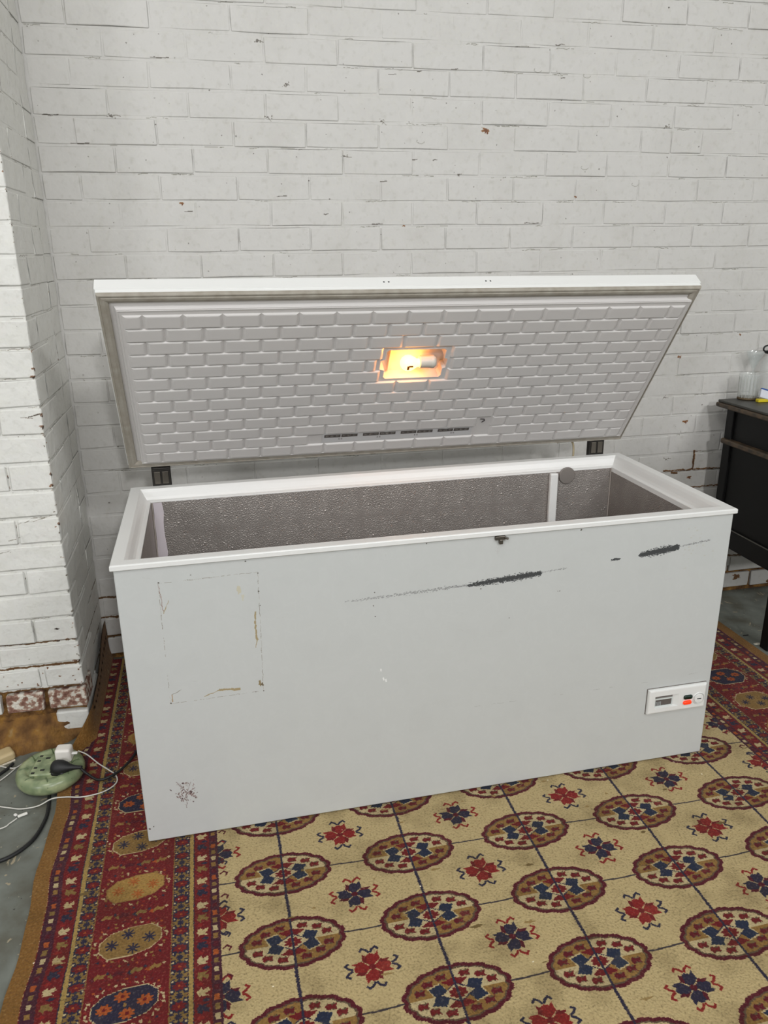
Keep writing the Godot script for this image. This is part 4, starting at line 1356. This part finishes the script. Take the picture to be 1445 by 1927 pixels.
func build_left_things() -> void:
	var FL := -0.008
	var d := thing("extension_socket", "round marbled green extension socket on the floor beside the chimney breast", "extension lead", Vector3(-0.258, 0.003, 0.662))
	d.rotation.y = -0.12
	var bd := MB.new()
	bd.lathe(Vector3.ZERO, [Vector2(0.0, 0.0), Vector2(0.074, 0.0), Vector2(0.083, 0.004), Vector2(0.0875, 0.012), Vector2(0.0885, 0.021), Vector2(0.0865, 0.030), Vector2(0.081, 0.037), Vector2(0.074, 0.0405), Vector2(0.066, 0.041), Vector2(0.060, 0.0385), Vector2(0.056, 0.0355), Vector2(0.0, 0.0355)], 56)
	part("body", bd, M.marble, d)
	# raised square field for the four outlets
	var fd := MB.new()
	fd.rbox(Vector3(0, 0.037, 0), Vector3(0.088, 0.012, 0.088), 0.006)
	part("outlet_field", fd, M.marble, d)
	var ridge := MB.new()
	for k in 4:
		var t := TAU * k / 4.0 + 0.2
		for e in [-0.42, 0.42]:
			ridge.tube([Vector3(cos(t + e * 0.75) * 0.055, 0.0385, sin(t + e * 0.75) * 0.055), Vector3(cos(t + e) * 0.073, 0.0405, sin(t + e) * 0.073), Vector3(cos(t + e) * 0.0865, 0.027, sin(t + e) * 0.0865)], 0.0022, 6)
	part("ridges", ridge, mat(Color(0.33, 0.39, 0.26), 0.4), d)
	for s in [[-0.022, -0.026], [-0.022, 0.026], [0.026, -0.026], [0.026, 0.026]]:
		var c := Vector3(s[0], 0.0432, s[1])
		var sl := MB.new()
		sl.rbox(c + Vector3(-0.010, 0, -0.011), Vector3(0.0085, 0.0012, 0.0062), 0.0004)
		sl.rbox(c + Vector3(-0.010, 0, 0.011), Vector3(0.0085, 0.0012, 0.0062), 0.0004)
		sl.rbox(c + Vector3(0.011, 0, 0.0), Vector3(0.0115, 0.0012, 0.0062), 0.0004)
		part("outlet", sl, M.black, d)

	var ch := thing("usb_charger", "white cube charger plugged into the green extension socket", "charger", Vector3(-0.222, 0.036, 0.640))
	ch.rotation.y = -0.12
	var cbx := MB.new()
	cbx.rbox(Vector3(0, 0.0215, 0), Vector3(0.043, 0.043, 0.036), 0.008)
	part("body", cbx, mat(Color(0.90, 0.88, 0.85), 0.35), ch)
	var jk := MB.new()
	jk.rbox(Vector3(0.029, 0.024, 0.004), Vector3(0.016, 0.0055, 0.009), 0.0022)
	part("cable_jack", jk, mat(Color(0.90, 0.89, 0.87), 0.4), ch)

	var pl := thing("black_plug", "black mains plug pushed into the green socket in front of the charger", "plug", Vector3(-0.224, 0.036, 0.694))
	pl.rotation.y = -0.22
	var pb := MB.new()
	pb.T = Transform3D(Basis(Vector3(0, 0, 1), -PI / 2.0), Vector3(0, 0.016, 0))
	pb.lathe(Vector3.ZERO, [Vector2(0.0, -0.025), Vector2(0.011, -0.0235), Vector2(0.018, -0.018), Vector2(0.0205, -0.008), Vector2(0.020, 0.004), Vector2(0.0155, 0.016), Vector2(0.0095, 0.027), Vector2(0.0065, 0.036), Vector2(0.0050, 0.050), Vector2(0.0045, 0.058)], 24)
	part("body", pb, M.rubber, pl)
	var pf := MB.new()
	pf.rbox(Vector3(-0.004, 0.006, 0), Vector3(0.036, 0.012, 0.038), 0.005)
	part("pin_face", pf, M.rubber, pl)

	var cp := thing("cream_plug", "cream plastic plug lying against the chimney breast at the left edge", "plug", Vector3(-0.412, FL, 0.545))
	cp.rotation.y = 0.55
	var cm := mat(Color(0.74, 0.66, 0.50), 0.4)
	var c1 := MB.new()
	c1.rbox(Vector3(0, 0.018, 0), Vector3(0.066, 0.028, 0.046), 0.009)
	part("body", c1, cm, cp)
	var c2 := MB.new()
	c2.rbox(Vector3(0, 0.003, 0), Vector3(0.060, 0.008, 0.042), 0.003)
	part("pin_face", c2, mat(Color(0.80, 0.76, 0.68), 0.4), cp)

	var y := 0.0045
	cable("freezer_cable", [Vector3(-0.172, 0.050, 0.706), Vector3(-0.155, 0.032, 0.712), Vector3(-0.128, 0.011, 0.715), Vector3(-0.095, 0.0125, 0.706), Vector3(-0.068, 0.010, 0.672), Vector3(-0.045, 0.007, 0.615), Vector3(-0.02, 0.007, 0.52), Vector3(-0.015, 0.008, 0.40)], 0.0036, M.rubber, "black mains cable curving from the black plug across the rug to the freezer")
	cable("extension_cable", [Vector3(-0.252, FL + 0.008, 0.735), Vector3(-0.246, FL + 0.005, 0.785), Vector3(-0.246, FL + 0.005, 0.835), Vector3(-0.262, FL + 0.005, 0.90), Vector3(-0.300, FL + 0.005, 0.944), Vector3(-0.345, FL + 0.005, 0.958), Vector3(-0.42, FL + 0.005, 0.95)], 0.0048, M.rubber, "thick black cable curving over bare concrete below the green socket")
	cable("plug_cable", [Vector3(-0.378, FL + 0.006, 0.566), Vector3(-0.392, FL + 0.005, 0.592), Vector3(-0.420, FL + 0.005, 0.625), Vector3(-0.47, FL + 0.005, 0.65)], 0.0042, M.rubber, "short black cable running left from behind the green socket")
	cable("charger_cable", [Vector3(-0.186, 0.060, 0.640), Vector3(-0.165, 0.045, 0.640), Vector3(-0.135, 0.018, 0.652), Vector3(-0.108, y, 0.668), Vector3(-0.088, y, 0.694), Vector3(-0.081, y, 0.722), Vector3(-0.092, y, 0.745), Vector3(-0.120, y, 0.763), Vector3(-0.165, y, 0.769), Vector3(-0.205, y, 0.760), Vector3(-0.240, 0.0055, 0.760), Vector3(-0.275, FL + 0.004, 0.769), Vector3(-0.314, FL + 0.003, 0.770), Vector3(-0.348, FL + 0.003, 0.758), Vector3(-0.40, FL + 0.003, 0.735)], 0.0018, M.white_cable, "thin white charging cable looping from the cube charger over the rug")
	cable("white_cable", [Vector3(-0.44, FL + 0.004, 0.552), Vector3(-0.389, FL + 0.004, 0.581), Vector3(-0.366, FL + 0.004, 0.585), Vector3(-0.340, FL + 0.005, 0.556), Vector3(-0.310, FL + 0.005, 0.532), Vector3(-0.275, FL + 0.005, 0.518), Vector3(-0.245, FL + 0.004, 0.513)], 0.0018, M.white_cable, "thin white cable running along the wall foot behind the green socket")
	cable("loose_cable", [Vector3(-0.43, FL + 0.004, 0.665), Vector3(-0.399, FL + 0.003, 0.636), Vector3(-0.380, FL + 0.003, 0.610), Vector3(-0.368, FL + 0.003, 0.588)], 0.0018, M.white_cable, "short white cable end left of the green socket")
	var lc := thing("connector_cable", "white cable ending in a small white connector on the bare concrete", "cable", Vector3(-0.31, FL, 0.80))
	var t1 := MB.new()
	t1.tube(smooth([Vector3(-0.13, 0.003, 0.055), Vector3(-0.04, 0.003, 0.036), Vector3(-0.022, 0.003, 0.021), Vector3(-0.008, 0.0035, 0.006)]), 0.0018, 8)
	part("lead", t1, M.white_cable, lc)
	var t2 := MB.new()
	t2.T = Transform3D(Basis(Vector3.UP, 0.4), Vector3(0.004, 0.005, -0.003))
	t2.rbox(Vector3.ZERO, Vector3(0.024, 0.0055, 0.0075), 0.002)
	part("connector", t2, mat(Color(0.90, 0.89, 0.86), 0.35), lc)
	var t3 := MB.new()
	t3.T = Transform3D(Basis(Vector3.UP, -0.7), Vector3(-0.014, 0.004, -0.008))
	t3.rbox(Vector3.ZERO, Vector3(0.010, 0.0055, 0.0075), 0.0025)
	part("cap", t3, mat(Color(0.88, 0.87, 0.85), 0.4), lc)

# ---------------------------------------------------------------- desk on the right and what stands on it
func build_desk() -> void:
	var FL := -0.008
	var d := thing("desk", "dark stained wooden desk with worn brown edges right of the freezer", "desk")
	var x := 2.10
	var tp := MB.new()
	tp.rbox(Vector3(x + 0.485, 0.8165, 0.32), Vector3(1.01, 0.009, 0.52), 0.003)
	part("desktop", tp, mat(Color(0.21, 0.205, 0.185), 0.45), d, "dark green brown desk top")
	var ed := MB.new()
	ed.rbox(Vector3(x + 0.485, 0.803, 0.32), Vector3(1.022, 0.018, 0.532), 0.007)
	part("top_edge", ed, M.worn, d, "worn brown moulded edge")
	var sp := MB.new()
	sp.rbox(Vector3(x + 0.02, 0.58, 0.29), Vector3(0.02, 0.46, 0.36), 0.002)
	part("side_panel", sp, M.wood, d)
	for z in [0.112, 0.465]:
		var lg := MB.new()
		lg.rbox(Vector3(x + 0.022, (0.795 + FL) / 2.0, z), Vector3(0.044, 0.795 - FL, 0.040), 0.003)
		part("leg", lg, M.wood, d)
		var lg2 := MB.new()
		lg2.rbox(Vector3(x + 0.945, (0.795 + FL) / 2.0, z), Vector3(0.044, 0.795 - FL, 0.040), 0.003)
		part("leg", lg2, M.wood, d)
	var lr := MB.new()
	lr.rbox(Vector3(x + 0.005, 0.672, 0.29), Vector3(0.036, 0.020, 0.40), 0.007)
	part("ledge", lr, M.worn, d, "worn brown ledge across the side")
	var br := MB.new()
	br.rbox(Vector3(x + 0.018, 0.313, 0.29), Vector3(0.028, 0.072, 0.34), 0.003)
	part("bottom_rail", br, M.wood, d)
	var bd := MB.new()
	bd.rbox(Vector3(x + 0.003, 0.351, 0.29), Vector3(0.004, 0.004, 0.32), 0.001)
	part("bead", bd, mat(Color(0.34, 0.33, 0.31), 0.4), d, "thin grey bead above the bottom rail")
	var bk := MB.new()
	bk.rbox(Vector3(x + 0.485, 0.55, 0.105), Vector3(0.92, 0.48, 0.014), 0.002)
	part("back_panel", bk, M.wood, d)
	var fr := MB.new()
	fr.rbox(Vector3(x + 0.485, 0.55, 0.478), Vector3(0.92, 0.48, 0.016), 0.002)
	part("drawer_front", fr, M.wood, d)

	var clear := StandardMaterial3D.new()
	clear.transparency = BaseMaterial3D.TRANSPARENCY_ALPHA
	clear.albedo_color = Color(0.86, 0.88, 0.87, 0.16)
	clear.roughness = 0.08
	var top := 0.821
	var jar := thing("plastic_tub", "clear ribbed plastic tub on the corner of the dark desk", "tub", Vector3(2.182, top, 0.085))
	var jb := MB.new()
	var prof := [Vector2(0.0, 0.0015), Vector2(0.031, 0.0015), Vector2(0.0335, 0.004), Vector2(0.0355, 0.085), Vector2(0.0385, 0.087), Vector2(0.0385, 0.0935), Vector2(0.0365, 0.0945), Vector2(0.034, 0.0935), Vector2(0.0338, 0.085), Vector2(0.032, 0.005)]
	jb.lathe(Vector3.ZERO, prof, 36)
	part("wall", jb, clear, jar)
	var ribs := MB.new()
	for k in 18:
		var a := TAU * k / 18.0
		ribs.tube([Vector3(cos(a) * 0.0338, 0.008, sin(a) * 0.0338), Vector3(cos(a) * 0.0356, 0.082, sin(a) * 0.0356)], 0.0009, 5)
	part("ribs", ribs, mat(Color(0.70, 0.70, 0.68), 0.25), jar)
	var bs := MB.new()
	bs.lathe(Vector3.ZERO, [Vector2(0.0, 0.0), Vector2(0.034, 0.0), Vector2(0.0355, 0.004), Vector2(0.034, 0.009), Vector2(0.0, 0.009)], 32)
	part("contents", bs, mat(Color(0.34, 0.28, 0.19), 0.7), jar, "thin brown layer at the bottom of the tub")

	var g := thing("stem_glass", "clear stemmed glass standing behind the plastic tub", "glass", Vector3(2.221, top, 0.045))
	var gb := MB.new()
	gb.lathe(Vector3.ZERO, [Vector2(0.0, 0.001), Vector2(0.019, 0.001), Vector2(0.019, 0.003), Vector2(0.006, 0.006), Vector2(0.004, 0.012), Vector2(0.004, 0.098), Vector2(0.006, 0.104), Vector2(0.030, 0.160), Vector2(0.0305, 0.168), Vector2(0.029, 0.168), Vector2(0.028, 0.160), Vector2(0.004, 0.106)], 32)
	var glass := StandardMaterial3D.new()
	glass.transparency = BaseMaterial3D.TRANSPARENCY_ALPHA
	glass.albedo_color = Color(0.80, 0.83, 0.82, 0.18)
	glass.roughness = 0.05
	part("bowl_and_stem", gb, glass, g)

	var bt := thing("clear_bottle", "clear bottle with a black looped cap at the right edge on the desk", "bottle", Vector3(2.287, top, 0.050))
	var b1 := MB.new()
	b1.lathe(Vector3.ZERO, [Vector2(0.0, 0.001), Vector2(0.030, 0.001), Vector2(0.032, 0.005), Vector2(0.032, 0.120), Vector2(0.024, 0.140), Vector2(0.013, 0.150), Vector2(0.013, 0.158)], 28)
	part("body", b1, clear, bt)
	var b2 := MB.new()
	b2.rbox(Vector3(-0.004, 0.164, 0), Vector3(0.040, 0.012, 0.026), 0.005)
	b2.tube(smooth([Vector3(-0.018, 0.164, 0), Vector3(-0.036, 0.172, 0), Vector3(-0.034, 0.184, 0), Vector3(-0.020, 0.189, 0), Vector3(0.0, 0.188, 0), Vector3(0.016, 0.182, 0), Vector3(0.016, 0.166, 0)]), 0.0032, 8)
	part("cap", b2, M.black, bt)

	var pk := thing("paper_packet", "blue, white and yellow printed packet leaning beside the plastic tub", "packet", Vector3(2.205, top, 0.150))
	pk.rotation = Vector3(0, -0.25, 0)
	var p1 := MB.new()
	p1.T = Transform3D(Basis(Vector3(0, 0, 1), -0.30) * Basis(Vector3.RIGHT, -0.5), Vector3(0.022, 0.020, 0))
	p1.rbox(Vector3(0, 0.0, 0), Vector3(0.085, 0.034, 0.010), 0.002)
	part("front", p1, mat(Color(0.78, 0.79, 0.82), 0.5), pk, "white face of the packet")
	var p2 := MB.new()
	p2.T = p1.T
	p2.rbox(Vector3(0, 0.0165, 0.001), Vector3(0.0855, 0.006, 0.0105), 0.002)
	part("blue_band", p2, mat(Color(0.10, 0.28, 0.55), 0.5), pk, "blue top band")
	var p3 := MB.new()
	p3.T = Transform3D(Basis(Vector3.UP, 0.2), Vector3(-0.010, 0.006, 0.004))
	p3.rbox(Vector3.ZERO, Vector3(0.040, 0.012, 0.020), 0.003)
	part("yellow_flap", p3, mat(Color(0.80, 0.72, 0.12), 0.5), pk, "yellow flap")

	var sc := MB.new()
	var rows := []
	for i in 5:
		var line := PackedVector3Array()
		for j in 7:
			var r := sqrt(maxf(0.0, 1.0 - pow(i / 2.0 - 1.0, 2.0)))
			line.append(Vector3(2.106 + (j / 3.0 - 1.0) * 0.014, FL + 0.0012 + 0.0035 * (1.0 - pow(i / 2.0 - 1.0, 2.0)) * (1.0 - pow(j / 3.0 - 1.0, 2.0)), 0.428 + (i / 2.0 - 1.0) * 0.008 * (1.0 - 0.3 * absf(j / 3.0 - 1.0))))
		rows.append(line)
	sc.field(rows, Vector3.UP)
	tag(part("paper_scrap", sc, mat(Color(0.82, 0.80, 0.74), 0.7)), "small white scrap on the concrete at the foot of the desk leg", "scrap")
	var tw := MB.new()
	tw.tube(smooth([Vector3(2.094, FL + 0.002, 0.362), Vector3(2.104, FL + 0.003, 0.364), Vector3(2.116, FL + 0.002, 0.361)]), 0.002, 6)
	tag(part("twig", tw, M.black), "short dark twig on the concrete under the desk", "twig")

# ---------------------------------------------------------------- lights
func build_window() -> void:
	# a frosted daylight window in the wall at the left, behind the camera
	var at := Vector3(-2.69, 2.0, 4.7)
	var c := Color(0.985, 0.99, 1.0)
	var fr := MB.new()
	fr.rbox(Vector3(-2.70, 2.0, 4.7), Vector3(0.03, 1.20, 1.56), 0.004)
	var o := struct("window_1", fr, mat(Color(0.8, 0.8, 0.78), 0.5), "frosted daylight window in the outer wall")
	var m := mat(Color(0.9, 0.9, 0.9), 0.5)
	m.emission_enabled = true
	m.emission = c
	m.emission_energy_multiplier = 3.0
	for k in 2:
		var pn := MB.new()
		pn.rbox(Vector3(-2.682, 2.0, 4.7 + (k - 0.5) * 0.74), Vector3(0.008, 1.06, 0.68), 0.002)
		part("pane", pn, m, o)
	var a := AreaLight3D.new()
	a.name = "window_light"
	a.area_size = Vector2(1.42, 1.06)
	a.area_normalize_energy = true
	a.light_energy = 13.0
	a.light_color = c
	a.area_range = 30.0
	a.area_attenuation = 2.0
	a.shadow_enabled = true
	a.position = at + Vector3(0.025, 0, 0)
	a.rotation = Vector3(0, -PI / 2.0, 0)
	o.add_child(a)

func batten(at: Vector3, size: Vector2, turn: float, aim: Vector3, energy: float, glow: float, label: String, c := Color(0.995, 0.997, 1.0)) -> void:
	var o := thing("ceiling_lamp", label, "lamp", at)
	var b := Basis.looking_at(aim - at, Vector3.UP if absf((aim - at).normalized().y) < 0.95 else Vector3.RIGHT) * Basis(Vector3(0, 0, 1), turn)
	o.transform = Transform3D(b, at)
	var hs := MB.new()
	hs.rbox(Vector3(0, 0, 0.035), Vector3(size.x + 0.06, size.y + 0.06, 0.06), 0.008)
	part("housing", hs, mat(Color(0.75, 0.75, 0.74), 0.5), o)
	var df := MB.new()
	df.rbox(Vector3(0, 0, 0.002), Vector3(size.x, size.y, 0.012), 0.003)
	var m := mat(Color(0.9, 0.9, 0.9), 0.5)
	m.emission_enabled = true
	m.emission = c
	m.emission_energy_multiplier = glow
	part("diffuser", df, m, o)
	var rod := MB.new()
	var up := b.inverse() * Vector3.UP
	rod.tube([Vector3(0, 0, 0.06), Vector3(0, 0, 0.06) + up * (4.2 - at.y - (b * Vector3(0, 0, 0.06)).y)], 0.012, 8)
	part("rod", rod, M.dark_steel, o)
	var a := AreaLight3D.new()
	a.name = "lamp_light"
	a.area_size = size
	a.area_normalize_energy = true
	a.light_energy = energy
	a.light_color = c
	a.area_range = 30.0
	a.area_attenuation = 2.0
	a.shadow_enabled = true
	a.position = Vector3(0, 0, -0.012)
	o.add_child(a)

func _ready() -> void:
	# camera
	var cam := Camera3D.new()
	cam.name = "camera"
	add_child(cam)
	cam.fov = 66.9325
	cam.position = Vector3(0.2660, 1.3580, 2.5908)
	cam.rotation_degrees = Vector3(-18.6819, -12.0618, -0.6222)
	cam.near = 0.02
	cam.far = 60.0
	cam.current = true
	# air and exposure
	var we := WorldEnvironment.new()
	we.name = "surroundings"
	var env := Environment.new()
	env.background_mode = Environment.BG_COLOR
	env.background_color = Color(0.5, 0.55, 0.6)
	env.tonemap_mode = Environment.TONE_MAPPER_LINEAR
	env.tonemap_exposure = 0.60
	env.sdfgi_enabled = true
	env.ssao_enabled = true
	env.ssil_enabled = true
	we.environment = env
	add_child(we)
	make_materials()
	# lamps: one far behind the camera, a little to the right, one nearer at the left
	batten(Vector3(1.30, 3.70, 8.5), Vector2(0.36, 0.36), 0.0, Vector3(0.6, 0.9, 0.3), 23.0, 8.0, "square flood lamp hung from the ceiling far behind the camera")
	batten(Vector3(-0.6, 3.75, 3.3), Vector2(1.5, 0.25), 0.0, Vector3(-0.3, 0.0, 1.2), 6.5, 4.0, "long batten lamp hung from the ceiling left of the camera")
	batten(Vector3(3.3, 3.85, 5.6), Vector2(1.8, 0.3), 0.0, Vector3(0.6, 0.3, 0.6), 16.0, 4.0, "long batten lamp hung from the ceiling right of the camera")
	build_window()
	build_room()
	build_wall_back()
	build_wall_left()
	build_rug()
	build_freezer()
	build_desk()
	build_left_things()
